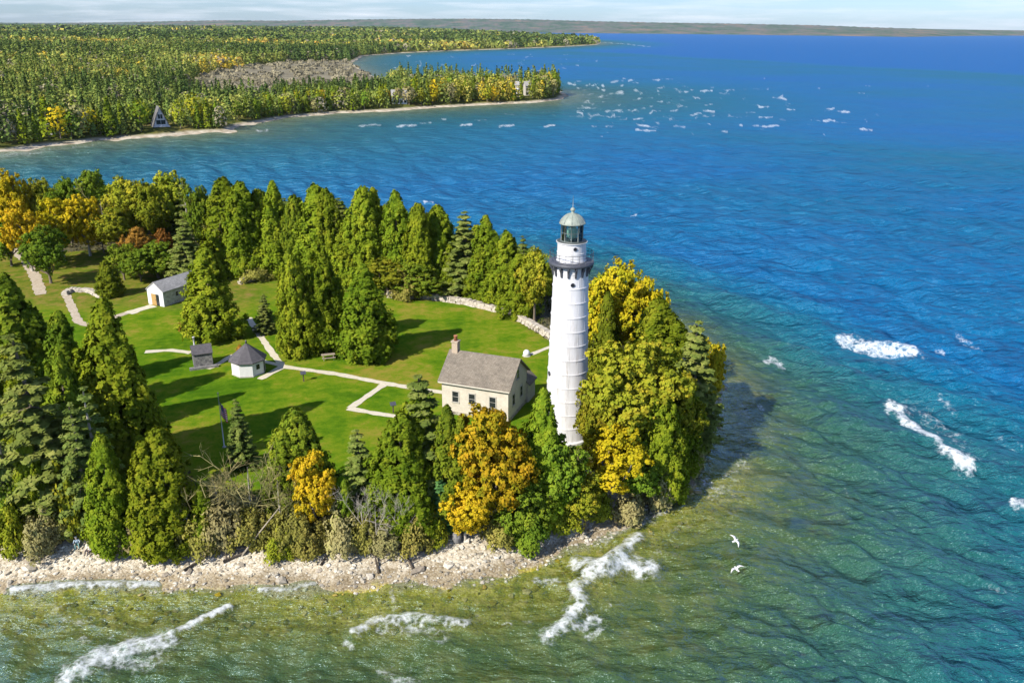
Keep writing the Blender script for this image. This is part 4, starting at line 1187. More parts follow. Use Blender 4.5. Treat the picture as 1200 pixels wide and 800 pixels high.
def leaf_quads(r_, pos, out, clump_c, size, tilt=0.5, long_=1.5, up=0.0):
    """One small diamond leaf spray per point. Faces look outward from their clump."""
    n = len(pos)
    d = unit(pos - clump_c)
    nrm = unit(0.55 * d + 0.55 * out + np.array([0, 0, up]) + tilt * r_.normal(size=(n, 3)))
    t = unit(np.cross(nrm, unit(r_.normal(size=(n, 3)))))
    b = np.cross(nrm, t)
    s = (size * (0.6 + 0.8 * r_.random((n, 1))))
    V = np.stack([pos - t * s * long_ * .5, pos - b * s * .5, pos + t * s * long_ * .5, pos + b * s * .5], 1)
    N = unit(0.38 * d + 0.28 * out + 0.75 * nrm + np.array([0, 0, 0.12]))
    # agree with the face
    fn = np.cross(V[:, 1] - V[:, 0], V[:, 2] - V[:, 0])
    flip = (fn * N).sum(1) < 0
    V[flip] = V[flip][:, ::-1]
    return V.reshape(-1, 3), np.repeat(N, 4, 0)

def clumps_to_mesh(name, r_, C_, R_, OUT, per, size, mat, **kw):
    """C_ clump centres, R_ clump radii, OUT outward directions."""
    k = len(C_)
    dirs = unit(r_.normal(size=(k, per, 3)))
    rad = r_.random((k, per, 1)) ** 0.45
    sq = kw.pop('squash', (1, 1, 1))
    pos = C_[:, None] + dirs * rad * R_[:, None, None] * np.array(sq)
    cc = np.repeat(C_ - OUT * R_[:, None] * 0.25, per, 0)
    V, N = leaf_quads(r_, pos.reshape(-1, 3), np.repeat(OUT, per, 0), cc, size, **kw)
    F = np.arange(len(V), dtype=np.int32).reshape(-1, 4)
    return np_mesh(name, V, F, mat, True, normals=N)

def trunk_mesh(name, h, r0_, mat, r_, limbs=(), lean=0.02, top=.25):
    b = MB()
    pts = [(lean * h * math.sin(3 * t) * t, lean * h * math.cos(2 * t) * t, h * t) for t in np.linspace(0, 1, 7)]
    pts[0] = (pts[0][0], pts[0][1], -0.6)
    b.tube(pts, [r0_ * (1.25 if i == 0 else 1) * (1 - (1 - top) * t) for i, t in enumerate(np.linspace(0, 1, 7))], 8)
    for p0, p1, rr_ in limbs:
        mid = (np.array(p0) * .5 + np.array(p1) * .5) + r_.normal(size=3) * .12 * np.linalg.norm(np.array(p1) - np.array(p0))
        b.tube([p0, mid, p1], [rr_, rr_ * .7, rr_ * .3], 5)
    return b.build(name, mat, data_only=True)

PROTO = {}      # kind -> list of (trunk mesh, crown mesh, height, width)

def make_cedar(kind, seed, mat, leaders=1, per=42, n=500, size=.20, wide=1.0, blunt=.62):
    r_ = np.random.default_rng(seed)
    H_, R_ = 12.0, 3.0 * wide
    cs, rs, outs = [], [], []
    spec = [(0, 0, H_, R_)]
    for k in range(leaders - 1):
        a = r_.random() * 6.28
        spec.append((math.cos(a) * R_ * .42, math.sin(a) * R_ * .42, H_ * (.72 + .22 * r_.random()), R_ * (.6 + .15 * r_.random())))
    for cx, cy, hh, RR_ in spec:
        m_ = int(n * (RR_ / R_) ** 1.2 * hh / H_)
        t = r_.random(m_) ** 1.12 * 0.985
        a = r_.random(m_) * 6.28
        prof = (1 - t) ** blunt * np.minimum(1, (t + .10) / .24) ** .55
        lump = 1 + .18 * np.sin(3 * a + 7 * t + seed) + .15 * np.sin(5 * a - 13 * t + 2 * seed) + .16 * r_.normal(size=m_)
        rad = RR_ * prof * lump * .86
        c = np.stack([cx + rad * np.cos(a), cy + rad * np.sin(a), .25 + t * hh * .965], 1)
        o = unit(np.stack([np.cos(a), np.sin(a), np.full(m_, .35)], 1))
        cs.append(c); outs.append(o); rs.append((.26 + .46 * (1 - t) ** .5) * (.50 + .65 * r_.random(m_)) * (.85 if RR_ == R_ else .75))
    C_, O_, R2 = np.concatenate(cs), np.concatenate(outs), np.concatenate(rs)
    crown = clumps_to_mesh(kind + '_crown', r_, C_, R2, O_, per, size, mat, tilt=.40, long_=1.7, up=.15, squash=(.85, .85, 1.25))
    tr = trunk_mesh(kind + '_trunk', 11.0, .26 * wide, M['bark'], r_)
    PROTO.setdefault(kind, []).append((tr, crown, H_, 1.85 * R_))

def make_spruce(kind, seed, mat, layers=15, droop=.25, gap=.5, per=26, size=.23, wide=2.6, sparse=0.0, bark='bark'):
    r_ = np.random.default_rng(seed)
    H_ = 14.0
    cs, rs, outs, limbs = [], [], [], []
    for i in range(layers):
        t = .06 + .93 * (i + .3 * r_.random()) / layers
        Rb = wide * (1 - t) ** .85 * min(1, (t + .05) / .16) + .16
        nb_ = max(4, int(9 * (1 - .5 * t)))
        a0 = r_.random() * 6.28
        for k in range(nb_):
            if r_.random() < sparse: continue
            a = a0 + 6.28 * k / nb_ + r_.normal() * .18
            L_ = Rb * (.70 + .45 * r_.random())
            z0_ = t * H_
            m_ = max(3, int(L_ / .30))
            for q in range(m_):
                f = (q + .7) / m_
                x = f * L_
                zz = z0_ - droop * x * (1 - .35 * f) + .18 * f * L_ * .3
                lat = .12 * r_.normal()
                cs.append((x * math.cos(a) - lat * math.sin(a), x * math.sin(a) + lat * math.cos(a), zz))
                rs.append((.20 + .30 * (1 - abs(f - .55))) * (.6 + .5 * (1 - t)) * (.8 + .4 * r_.random()))
                outs.append((.55 * math.cos(a) * f, .55 * math.sin(a) * f, .75))
            if L_ > .8: limbs.append(((0, 0, z0_ + .1), (L_ * .8 * math.cos(a), L_ * .8 * math.sin(a), z0_ - droop * L_ * .6), .035 + .02 * (1 - t)))
    cs.append((0, 0, H_ - .1)); rs.append(.22); outs.append((0, 0, 1))
    crown = clumps_to_mesh(kind + '_crown', r_, np.array(cs), np.array(rs), unit(np.array(outs)), per, size, mat, tilt=.35, long_=1.9, up=.3, squash=(1, 1, .55))
    tr = trunk_mesh(kind + '_trunk', 13.6, .22, M[bark], r_, limbs)
    PROTO.setdefault(kind, []).append((tr, crown, H_, 1.5 * wide))

def make_broad(kind, seed, mat, blobs=12, per=34, size=.20, gappy=.0, base=.22, bark='bark', n_cl=46, flat=1.0):
    r_ = np.random.default_rng(seed)
    H_, R_ = 10.0, 4.0
    cs, rs, outs, limbs = [], [], [], []
    centre = np.array([0, 0, H_ * (.5 + base / 2)])
    for i in range(blobs):
        for _ in range(30):
            d = unit(r_.normal(size=3))
            c = centre + d * np.array([R_ * .66, R_ * .66, H_ * (1 - base) * .36 * flat]) * (r_.random() ** .4)
            if all(np.linalg.norm(c - np.array(b_[0])) > 1.3 for b_ in cs_blob) if i else True: break
        if i == 0: cs_blob = []; c = np.array([0, 0, H_ * .80])
        br = (1.05 + .75 * r_.random()) * (1.15 if c[2] < H_ * .6 else .95)
        br = min(br, H_ - c[2] + .15)
        cs_blob.append((c, br))
        m_ = int(n_cl * (br / 1.4) ** 2 * (1 - gappy))
        dd = unit(r_.normal(size=(m_, 3)) + np.array([0, 0, .15]))
        pp = c + dd * br * (.55 + .58 * r_.random((m_, 1)))
        cs += list(pp); outs += list(unit(dd * .8 + unit(pp - centre) * .5)); rs += list(.18 + .26 * r_.random(m_))
        limbs.append(((0, 0, H_ * base * (.8 + r_.random())), tuple(c * np.array([.9, .9, .97])), .10 + .04 * r_.random()))
    crown = clumps_to_mesh(kind + '_crown', r_, np.array(cs), np.array(rs), np.array(outs), per, size, mat, tilt=.5, long_=1.25)
    tr = trunk_mesh(kind + '_trunk', H_ * .62, .21, M[bark], r_, limbs, .04, .4)
    PROTO.setdefault(kind, []).append((tr, crown, H_, 6.3))

def make_bare(kind, seed, mat, bark, leafy=0.0, leafmat=None, nmain=5, thin=1.0):
    """Leafless tree: trunk and limbs, a crown of fine twigs."""
    r_ = np.random.default_rng(seed)
    H_ = 8.0
    tw_, limbs = [], []
    def twig(p, d, L_, lev):
        q = p + d * L_
        tw_.append((p, q, (.016 + .018 * lev) * thin))
        if lev == 0: return
        for _ in range(4 if lev > 1 else 5):
            f = .25 + .75 * r_.random()
            twig(p + d * L_ * f, unit(d + .75 * r_.normal(size=3) + np.array([0, 0, .25])), L_ * (.45 + .25 * r_.random()), lev - 1)
    for k in range(nmain):
        a = 6.28 * k / nmain + r_.normal() * .3
        z0_ = H_ * (.12 + .35 * r_.random())
        d = unit(np.array([math.cos(a), math.sin(a), 1.1 + .8 * r_.random()]))
        twig(np.array([0, 0, z0_]), d, H_ * .42 * (.8 + .4 * r_.random()), 3)
    V, F = [], []
    for p, q, w in tw_:
        d = unit(q - p); s_ = unit(np.cross(d, r_.normal(size=3))); t = np.cross(d, s_)
        i = len(V)
        V += [p + s_ * w, p - s_ * w * .5 + t * w * .86, p - s_ * w * .5 - t * w * .86, q + s_ * w * .4, q - s_ * w * .2 + t * w * .34, q - s_ * w * .2 - t * w * .34]
        F += [(i, i + 1, i + 4, i + 3), (i + 1, i + 2, i + 5, i + 4), (i + 2, i, i + 3, i + 5)]
    crown = np_mesh(kind + '_twigs', np.array(V), np.array(F), mat, False)
    tr = trunk_mesh(kind + '_trunk', H_ * .85, .13, M[bark], r_, (), .03, .2)
    PROTO.setdefault(kind, []).append((tr, crown, H_, 5.0))

def make_shrub(kind, seed, mat, n=80, per=52, size=.13):
    r_ = np.random.default_rng(seed)
    d = unit(r_.normal(size=(n, 3))); d[:, 2] = np.abs(d[:, 2])
    C_ = d * np.array([1.45, 1.45, 1.75]) * (.55 + .45 * r_.random((n, 1))) * (1 + .22 * np.sin(3 * np.arctan2(d[:, 1], d[:, 0]) + seed))[:, None] + np.array([0, 0, .25])
    crown = clumps_to_mesh(kind + '_crown', r_, C_, .25 + .26 * r_.random(n), unit(d + np.array([0, 0, .3])), per, size, mat, tilt=.55, long_=1.4)
    limbs = [((0, 0, 0), tuple(C_[k] * .95), .035) for k in range(0, n, 4)]
    tr = trunk_mesh(kind + '_stems', 1.0, .06, M['bark'], r_, limbs)
    PROTO.setdefault(kind, []).append((tr, crown, 2.2, 3.2))

for k, (ld, bl, wd) in enumerate([(2, .66, 1.0), (3, .57, 1.1), (4, .53, 1.15), (2, .74, 1.0)]):
    make_cedar('cedar', 11 + k, M['cedar'], ld, blunt=bl, wide=wd)
    make_cedar('dark_cedar', 31 + k, M['cedar_dark'], ld, blunt=bl + .08, wide=wd)
for k in range(3):
    make_spruce('spruce', 51 + k, M['spruce'], 15 + k, .22 + .08 * k, sparse=.06)
    make_spruce('pine', 61 + k, M['spruce'], 12, .12, per=30, wide=2.9, sparse=.30, bark='pale_bark')
make_spruce('blue_spruce', 71, M['blue_spruce'], 18, .1, wide=2.8, per=28)
for k in range(3):
    make_broad('gold', 81 + k, M['gold'], 12, gappy=.10, bark='pale_bark')
    make_broad('olive', 91 + k, M['olive'], 13)
    make_broad('green', 101 + k, M['green'], 11, base=.12)
make_broad('orange', 111, M['orange'], 12, gappy=.12)
make_broad('rust', 121, M['rust'], 8, per=34, base=.15)
for k in range(2):
    make_bare('bare', 131 + k, M['grey'], 'pale_bark')
    make_bare('pale_bare', 141 + k, M['pale_bark'], 'pale_bark', nmain=3, thin=.6)
    make_shrub('shrub', 151 + k, M['shrub']); make_shrub('grey_shrub', 161 + k, M['grey']); make_shrub('gold_shrub', 171 + k, M['olive']); make_shrub('green_shrub', 176 + k, M['green'])
make_shrub('rust_shrub', 181, M['rust'])

NAMES = dict(cedar=('cedar_tree', 'tree'), dark_cedar=('cedar_tree', 'tree'), spruce=('spruce_tree', 'tree'), pine=('pine_tree', 'tree'), blue_spruce=('spruce_tree', 'tree'),
             gold=('autumn_tree', 'tree'), olive=('broadleaf_tree', 'tree'), green=('broadleaf_tree', 'tree'), orange=('autumn_tree', 'tree'), rust=('autumn_tree', 'tree'),
             bare=('bare_tree', 'tree'), pale_bare=('bare_tree', 'tree'), shrub=('shrub', 'shrub'), grey_shrub=('shrub', 'shrub'), gold_shrub=('shrub', 'shrub'),
             green_shrub=('shrub', 'shrub'), rust_shrub=('shrub', 'shrub'))
count = {}
def plant(kind, x, y, z, h, w, label, group, parts=('trunk', 'crown'), rot=None):
    lst = PROTO[kind]
    i = count[kind] = count.get(kind, -1) + 1
    tr, cr, ph, pw = lst[i % len(lst)]
    name, cat = NAMES[kind]
    o = empty(name, (x, y, z - .05), random.random() * 6.28 if rot is None else rot)
    o.rotation_euler.x, o.rotation_euler.y = random.gauss(0, .03), random.gauss(0, .03)
    wj = w / pw * random.uniform(.92, 1.12)
    o.scale = (wj, wj * random.uniform(.88, 1.12), h / ph)
    tag(o, label, cat, group)
    if name == 'shrub': parts = ('stem', 'crown')
    if 'bare' in kind: parts = ('trunk', 'branches')
    link(parts[0], tr, o); link(parts[1], cr, o)
    return o
def tree(kind, px, top, base, width, label, group, grow=1.0):
    """Stand a tree where the photograph shows one: base point, top and width measured in the photograph."""
    p = on_ground(px, base)
    _, _, dd_ = to_px(p)
    w = width / 1000 * dd_
    lo, hi = .3, 45.0
    for _ in range(30):
        mid = (lo + hi) / 2
        if to_px(p + np.array([0, 0, mid]))[1] > top: lo = mid
        else: hi = mid
    return plant(kind, p[0], p[1], p[2], lo * grow, w, label, group)

G1 = 'evergreens on the near left shore'
for row in [
    ('cedar', 137, 508, 646, 62, 'narrow bright green cedar at the beach edge, left of the broader cedar'),
    ('cedar', 201, 500, 644, 88, 'broad bright green cedar standing alone at the beach edge below the lawn'),
    ('cedar', 48, 505, 622, 36, 'slim yellowish green cedar between two dark spruces near the left beach'),
    ('spruce', 74, 388, 606, 84, 'tall layered dark spruce with a visible pale trunk, near left beach'),
    ('pine', 17, 392, 604, 74, 'ragged thin pine with bare pale trunk at the left frame edge'),
    ('cedar', 142, 350, 552, 104, 'very tall dense cedar left of the oil building, shading the lawn'),
    ('pine', 128, 450, 604, 66, 'open branched pine behind the narrow bright beach cedar'),
    ('dark_cedar', 46, 316, 500, 96, 'big dark cedar beside the gravel drive, tallest on the far left'),
    ('dark_cedar', 6, 294, 480, 84, 'dark cedar cut by the left frame edge beside the gravel drive'),
    ('cedar', 40, 430, 560, 52, 'mid green cedar in front of the big dark cedar on the left'),
    ('dark_cedar', -4, 380, 545, 60, 'dark cedar at the left edge just above the ragged pine'),
    ('dark_cedar', 96, 412, 575, 62, 'dark shaded cedar squeezed between tall spruce and very tall dense cedar'),
    ('spruce', 104, 470, 618, 50, 'shaded spruce low behind the narrow beach cedar'),
    ('dark_cedar', 84, 362, 520, 70, 'dark pointed cedar rising behind the tall layered spruce'),
    ('dark_cedar', 168, 400, 540, 50, 'small dark cedar leaning out of the very tall one towards the lawn'),
]: tree(*row, G1)
G2 = 'trees along the near beach edge'
for row in [
    ('spruce', 287, 468, 548, 34, 'small layered spruce right beside the flagpole'),
    ('dark_cedar', 354, 476, 592, 76, 'broad dark cedar behind the small golden tree on the beach edge'),
    ('spruce', 428, 505, 612, 54, 'olive green spruce between golden tree and the house cedars'),
    ('gold', 371, 522, 632, 52, 'small bright golden tree standing on the beach edge'),
    ('spruce', 506, 438, 600, 70, 'spiky grey green spruce in front of the house wall'),
    ('cedar', 491, 462, 603, 62, 'dense green cedar crowding the left end of the house wall'),
    ('cedar', 470, 482, 616, 84, 'dense green cedar left of the spiky spruce by the house'),
    ('dark_cedar', 530, 474, 612, 66, 'dark cedar under the house windows, left of the orange tree'),
    ('blue_spruce', 518, 556, 622, 32, 'little bluish green spruce at the foot of the house cedars'),
    ('orange', 574, 470, 630, 92, 'large orange gold tree in front of the house'),
    ('gold', 545, 560, 636, 60, 'lower golden tree at the beach edge under the large orange one'),
    ('cedar', 632, 452, 610, 72, 'green cedar between the house gable and the white tower'),
    ('green', 652, 505, 625, 66, 'round green tree at the foot of the white tower'),
    ('green', 612, 560, 640, 56, 'low green tree at beach edge right of the orange tree'),
    ('olive', 686, 556, 622, 50, 'low olive yellow tree on the stony beach below the tower'),
]: tree(*row, G2)
G3 = 'trees on the point right of the lighthouse'
for row in [
    ('orange', 722, 298, 446, 76, 'orange gold tree rising behind the lighthouse against blue water'),
    ('gold', 752, 312, 452, 46, 'golden tree on the lake side of the orange one behind lighthouse'),
    ('dark_cedar', 708, 340, 462, 46, 'dark cedar standing in the shadow of the white tower'),
    ('olive', 700, 312, 440, 36, 'thin olive tree touching the right side of the tower'),
    ('cedar', 770, 346, 490, 82, 'rounded yellow green cedar above the point, right of tower'),
    ('spruce', 806, 374, 520, 70, 'grey green layered spruce near the tip of the point'),
    ('orange', 822, 392, 500, 38, 'small orange leaved tree outermost on the point'),
    ('cedar', 792, 452, 552, 52, 'dense cedar leaning over the water at the point'),
    ('olive', 699, 446, 552, 56, 'yellow green tree overlapping the lower right side of the tower'),
    ('olive', 742, 394, 560, 104, 'large olive yellow tree directly right of the white tower'),
    ('olive', 786, 436, 545, 60, 'olive tree behind the dense cedar leaning over the water'),
    ('cedar', 775, 455, 582, 62, 'narrow green cedar lowest on the point\'s right slope'),
    ('gold', 714, 496, 596, 80, 'golden tree at the shore right of the tower base'),
    ('cedar', 810, 446, 512, 38, 'dense cedar at the tip overhanging the shaded water'),
    ('olive', 826, 414, 480, 30, 'small olive tree under the outermost orange leaved tree'),
    ('grey_shrub', 806, 520, 556, 34, 'grey brush hanging over the shaded water at the tip'),
    ('green', 744, 515, 588, 56, 'green tree in the lee of the golden shore tree by the tower'),
]: tree(*row, G3)
G4 = 'cedars on the lawn'
for row in [
    ('cedar', 250, 288, 396, 68, 'broad tall cedar hiding the end of the oil building'),
    ('cedar', 353, 296, 416, 44, 'left narrow cedar of the close pair on the lawn'),
    ('cedar', 384, 294, 406, 54, 'right narrow cedar of the close pair on the lawn'),
    ('cedar', 430, 306, 419, 78, 'rounded cedar casting a long shadow across the lawn'),
    ('spruce', 311, 344, 390, 24, 'tiny dark spruce alone on the lawn beside the footpath'),
    ('dark_cedar', 128, 304, 347, 28, 'little egg shaped cedar on the grass left of the oil building'),
]: tree(*row, G4)
G5 = 'evergreens behind the stone wall'
for row in [
    ('green', 243, 210, 318, 30, 'grey green tree just left of the evergreen row behind the lawn'),
    ('cedar', 268, 206, 320, 48, 'tall dark topped evergreen above the bare grey trees'),
    ('cedar', 292, 210, 322, 42, 'evergreen just right of the tall one above the bare grey trees'),
    ('cedar', 312, 220, 318, 36, 'evergreen in shade between the tall ones, above the short wall'),
    ('cedar', 331, 210, 322, 38, 'pointed evergreen over the end of the short grey wall'),
    ('dark_cedar', 352, 226, 325, 36, 'darker evergreen just behind the close pair of lawn cedars'),
    ('cedar', 372, 214, 326, 44, 'broad evergreen rising over the close pair of lawn cedars'),
    ('cedar', 392, 218, 328, 38, 'evergreen filling the gap over the right lawn pair cedar'),
    ('cedar', 424, 216, 334, 48, 'tall evergreen straight above the rounded lawn cedar'),
    ('cedar', 444, 218, 332, 40, 'evergreen beside the tall one above the rounded lawn cedar'),
    ('cedar', 468, 222, 338, 42, 'evergreen above the grey and rusty shrubs, left one'),
    ('cedar', 493, 236, 342, 40, 'evergreen above the grey and rusty shrubs, with a narrow point'),
    ('cedar', 518, 240, 346, 40, 'yellow green evergreen over the middle of the stone wall'),
    ('spruce', 545, 248, 354, 40, 'grey spruce breaking the yellow green row behind the wall'),
    ('cedar', 571, 252, 358, 40, 'evergreen right of the grey spruce in the wall row'),
    ('cedar', 592, 268, 366, 42, 'bright evergreen over the bend of the long stone wall'),
    ('spruce', 614, 276, 372, 26, 'thin dark spruce tip between bright evergreens near the tower'),
    ('olive', 626, 290, 386, 38, 'yellowing evergreen touching the left side of the white tower'),
    ('cedar', 606, 296, 380, 36, 'low bright evergreen at the wall bend left of tower'),
    ('cedar', 530, 282, 352, 34, 'short evergreen right behind the middle of the long wall'),
    ('cedar', 560, 292, 360, 34, 'short evergreen in front of the grey spruce by the wall'),
    ('cedar', 408, 262, 336, 36, 'short evergreen behind the gap between lawn pair and rounded cedar'),
    ('cedar', 330, 262, 322, 34, 'short evergreen standing right on the short grey wall'),
    ('cedar', 300, 262, 322, 36, 'short evergreen behind the tiny dark lawn spruce'),
    ('olive', 455, 302, 346, 48, 'rust tinted low tree at the left end of the long stone wall'),
    ('green', 492, 306, 349, 44, 'grey green low tree right of the rust tinted one at the wall'),
]: tree(*row[:3], row[3] - (9 if row[1] >= 500 else 0), row[4] * 1.2, row[5], G5)
G6 = 'autumn trees behind the gravel drive'
for row in [
    ('gold', 30, 194, 290, 44, 'golden tree reaching highest at the far left, against the water'),
    ('green', 2, 204, 290, 44, 'dark green tree at the left edge behind the golden ones'),
    ('gold', 38, 226, 318, 50, 'big golden tree nearest the gravel drive'),
    ('gold', 76, 226, 306, 52, 'golden tree in the middle of the yellow group'),
    ('gold', 106, 222, 300, 44, 'golden tree with pale trunk, right end of the yellow group'),
    ('olive', 62, 205, 285, 36, 'yellow green tree between the highest golden ones'),
    ('green', 85, 204, 288, 40, 'dark green round tree behind the middle golden tree'),
    ('green', 120, 194, 280, 52, 'dark green domed tree on the skyline of the left group'),
    ('bare', 128, 222, 292, 34, 'grey leafless tree under the dark green domed one'),
    ('olive', 155, 206, 290, 46, 'orange tinted olive tree above the rusty low trees'),
    ('olive', 180, 212, 292, 46, 'olive tree over the round green trees by the oil building'),
    ('olive', 200, 198, 285, 50, 'tall olive tree behind the oil building roof'),
    ('orange', 122, 252, 296, 22, 'little orange tree low in the shade of the yellow group'),
    ('olive', 140, 240, 300, 44, 'lime green tree right of the little orange one'),
    ('pine', 224, 208, 312, 34, 'grey ragged pine with a pale bare trunk behind the oil building'),
    ('spruce', 222, 256, 334, 40, 'drooping layered spruce behind the oil building roof'),
    ('rust', 168, 262, 312, 38, 'rusty orange low tree behind the round green trees'),
    ('rust', 196, 264, 310, 26, 'bright orange low tree right of the rusty one'),
    ('bare', 258, 244, 318, 38, 'leafless grey tree above the broad lawn cedar, left one'),
    ('bare', 276, 262, 320, 32, 'leafless grey tree above the broad lawn cedar, right one'),
    ('green', 60, 262, 332, 54, 'round green tree over the gravel drive'),
    ('green', 146, 284, 328, 42, 'round green tree left of two above the oil building'),
    ('green', 186, 280, 326, 52, 'wider round green tree just above the oil building roof'),
    ('green', 166, 290, 330, 36, 'middle round green tree left above the oil building'),
    ('green', 14, 256, 312, 44, 'dark round tree at the left edge over the gravel drive'),
]: tree(*row, G6)
G7 = 'shrubs and bare trees on the beach edge'
for row in [
    ('gold_shrub', 88, 548, 622, 50, 'yellow and rust leaved shrub between spruce and narrow beach cedar'),
    ('gold_shrub', 18, 592, 648, 44, 'yellow green shrub at the far left of the beach'),
    ('grey_shrub', 52, 598, 646, 48, 'grey twiggy shrub right of the far left yellow green one'),
    ('shrub', 82, 588, 626, 44, 'olive shrub behind the two people on the beach'),
    ('green_shrub', 12, 560, 632, 48, 'dark green shrub under the ragged pine'),
    ('grey_shrub', 160, 606, 650, 50, 'low grey shrub at the foot of the narrow beach cedar'),
    ('bare', 262, 540, 628, 58, 'brown grey bare tree below the flagpole'),
    ('bare', 300, 532, 632, 62, 'brown grey bare tree midway from flagpole to golden tree'),
    ('bare', 334, 548, 638, 58, 'brown grey bare tree close to the golden tree'),
    ('grey_shrub', 266, 580, 638, 62, 'grey brush on the beach edge below the flagpole'),
    ('shrub', 330, 602, 640, 46, 'olive green brush at the pale fallen trunk'),
    ('shrub', 238, 600, 648, 46, 'olive brush just right of the broad beach cedar'),
    ('shrub', 364, 604, 646, 48, 'olive brush at the foot of the golden tree'),
    ('gold_shrub', 330, 622, 652, 36, 'yellow green low shrub at the beach between fallen trunk and golden tree'),
    ('cedar', 246, 560, 640, 34, 'little green cedar in the brush right of the broad beach cedar'),
    ('shrub', 292, 588, 640, 50, 'olive brush behind the long pale fallen trunk'),
    ('shrub', 348, 586, 640, 46, 'olive brush just left of the small golden tree'),
    ('dark_cedar', 404, 556, 632, 34, 'little dark cedar between small golden tree and white stems'),
    ('shrub', 424, 600, 648, 42, 'olive brush at the foot of the leaning white stemmed tree'),
    ('pale_bare', 430, 572, 652, 40, 'white stemmed bare tree leaning left on the beach edge'),
    ('pale_bare', 444, 580, 656, 32, 'white stemmed bare tree in the middle of the three'),
    ('pale_bare', 468, 572, 648, 38, 'white stemmed bare tree rightmost of the three'),
    ('grey_shrub', 402, 590, 646, 56, 'grey brush between golden tree and white stemmed trees'),
    ('olive', 452, 562, 624, 40, 'small orange tinged tree behind the white stems'),
    ('grey_shrub', 450, 606, 648, 50, 'grey brush under the white stemmed bare trees'),
    ('shrub', 490, 600, 642, 44, 'olive brush right of the white stemmed bare trees'),
    ('gold_shrub', 508, 604, 638, 40, 'golden brush left of the dark boulder on the beach'),
    ('shrub', 588, 598, 638, 44, 'olive brush right of the dark boulder on the beach'),
    ('green_shrub', 618, 594, 642, 50, 'green brush at the beach below the tower'),
    ('gold_shrub', 655, 580, 624, 52, 'yellow brush above the pale driftwood below the tower'),
    ('gold_shrub', 700, 572, 606, 44, 'yellow brush on the rocky shore under the golden tree'),
    ('grey_shrub', 772, 545, 594, 44, 'grey twiggy brush at the water under the point'),
    ('grey_shrub', 738, 576, 612, 38, 'dark twiggy brush low on the rocky shore of the point'),
    ('shrub', 478, 316, 349, 40, 'grey olive shrub against the back of the long stone wall'),
    ('shrub', 300, 306, 328, 44, 'tan brush above the short grey stone wall'),
    ('rust_shrub', 285, 402, 418, 20, 'small rust red bush behind the white many sided shed'),
    ('rust_shrub', 215, 376, 390, 11, 'tiny reddish bush on the grass below the oil building'),
]: tree(*row, G7)
# rows that fill the wood behind, between the first trees and the water
fill = np.random.default_rng(5)
G8 = 'trees of the wood behind the lawn'
k = 0
for px in np.arange(-20, 640, 17):
    base = np.interp(px, [-20, 120, 230, 330, 480, 640], [272, 268, 285, 298, 318, 340]) + fill.normal() * 4
    kind = fill.choice(['dark_cedar', 'cedar', 'green', 'spruce']) if px > 200 else fill.choice(['green', 'dark_cedar', 'olive', 'spruce', 'green'])
    top = np.interp(px, [-20, 30, 75, 120, 160, 205, 235, 270, 330, 385, 425, 470, 520, 570, 600, 640], [208, 206, 212, 200, 212, 204, 218, 212, 218, 224, 222, 228, 246, 258, 276, 300]) + 5 + 9 * fill.random()
    where = 'over the left autumn trees' if px < 200 else ('behind the evergreen row above the lawn' if px < 480 else 'behind the evergreens at the long wall')
    what = dict(dark_cedar='dark cedar', cedar='green cedar', green='round green tree', olive='olive tree', spruce='pointed spruce')[kind]
    tree(kind, px, top, base, 40 + 10 * fill.random(), f'{what} half hidden at the back {where}', G8)

# ================================================================== the wood on the far shore
# nearest trees one by one
FARP = {}
def small_proto(kind, shape, mat, seed, n=190):
    r_ = np.random.default_rng(seed)
    t = r_.random(n) ** (1.15 if shape == 'cone' else 1.0); a = r_.random(n) * 6.28
    if shape == 'cone':
        rad = 2.3 * (1 - t) ** .75 * (.7 + .4 * r_.random(n)) + .1
        pos = np.stack([rad * np.cos(a), rad * np.sin(a), .5 + t * 13.2], 1); out = unit(np.stack([np.cos(a), np.sin(a), np.full(n, .5)], 1)); H_, W_, sz = 14.0, 4.6, .9
    else:
        d = unit(r_.normal(size=(n, 3)))
        pos = np.array([0, 0, 6.6]) + d * np.array([3.3, 3.3, 4.4]) * (.70 + .34 * r_.random((n, 1))) * (1 + .2 * np.sin(4 * a))[:, None]; out = d; H_, W_, sz = 11.0, 6.6, .9
    V, N = leaf_quads(r_, pos, out, pos * np.array([0, 0, 1.0]) - np.array([0, 0, .5]), sz, tilt=.45, long_=1.3)
    crown = np_mesh(kind + '_far_crown', V, np.arange(len(V)).reshape(-1, 4), mat, True, normals=N)
    b = MB(); b.tube([(0, 0, -1), (0, 0, H_ * .8)], [.25, .08], 5)
    FARP.setdefault(kind, []).append((b.build(kind + '_far_trunk', M['bark'], data_only=True), crown, H_, W_))
for sd in range(2):
    small_proto('conifer', 'cone', M['cedar_dark'], 200 + sd, 260); small_proto('light_conifer', 'cone', M['cedar'], 210 + sd)
    small_proto('olive', 'ball', M['olive'], 220 + sd); small_proto('gold', 'ball', M['gold'], 230 + sd)
    small_proto('green', 'ball', M['green'], 240 + sd); small_proto('grey', 'ball', M['grey'], 250 + sd)
small_proto('orange', 'ball', M['orange'], 260)
FN = dict(conifer=('conifer_tree', 'dark pointed evergreen'), light_conifer=('conifer_tree', 'yellow green evergreen'), olive=('broadleaf_tree', 'olive green tree'), gold=('autumn_tree', 'golden tree'),
          green=('broadleaf_tree', 'round green tree'), grey=('bare_tree', 'grey brown tree'), orange=('autumn_tree', 'orange tree'))
fr = np.random.default_rng(21)
COTT = [at(*p, 2.5)[:2] for p in ((188, 148), (468, 124), (612, 112), (62, 157), (22, 147))]
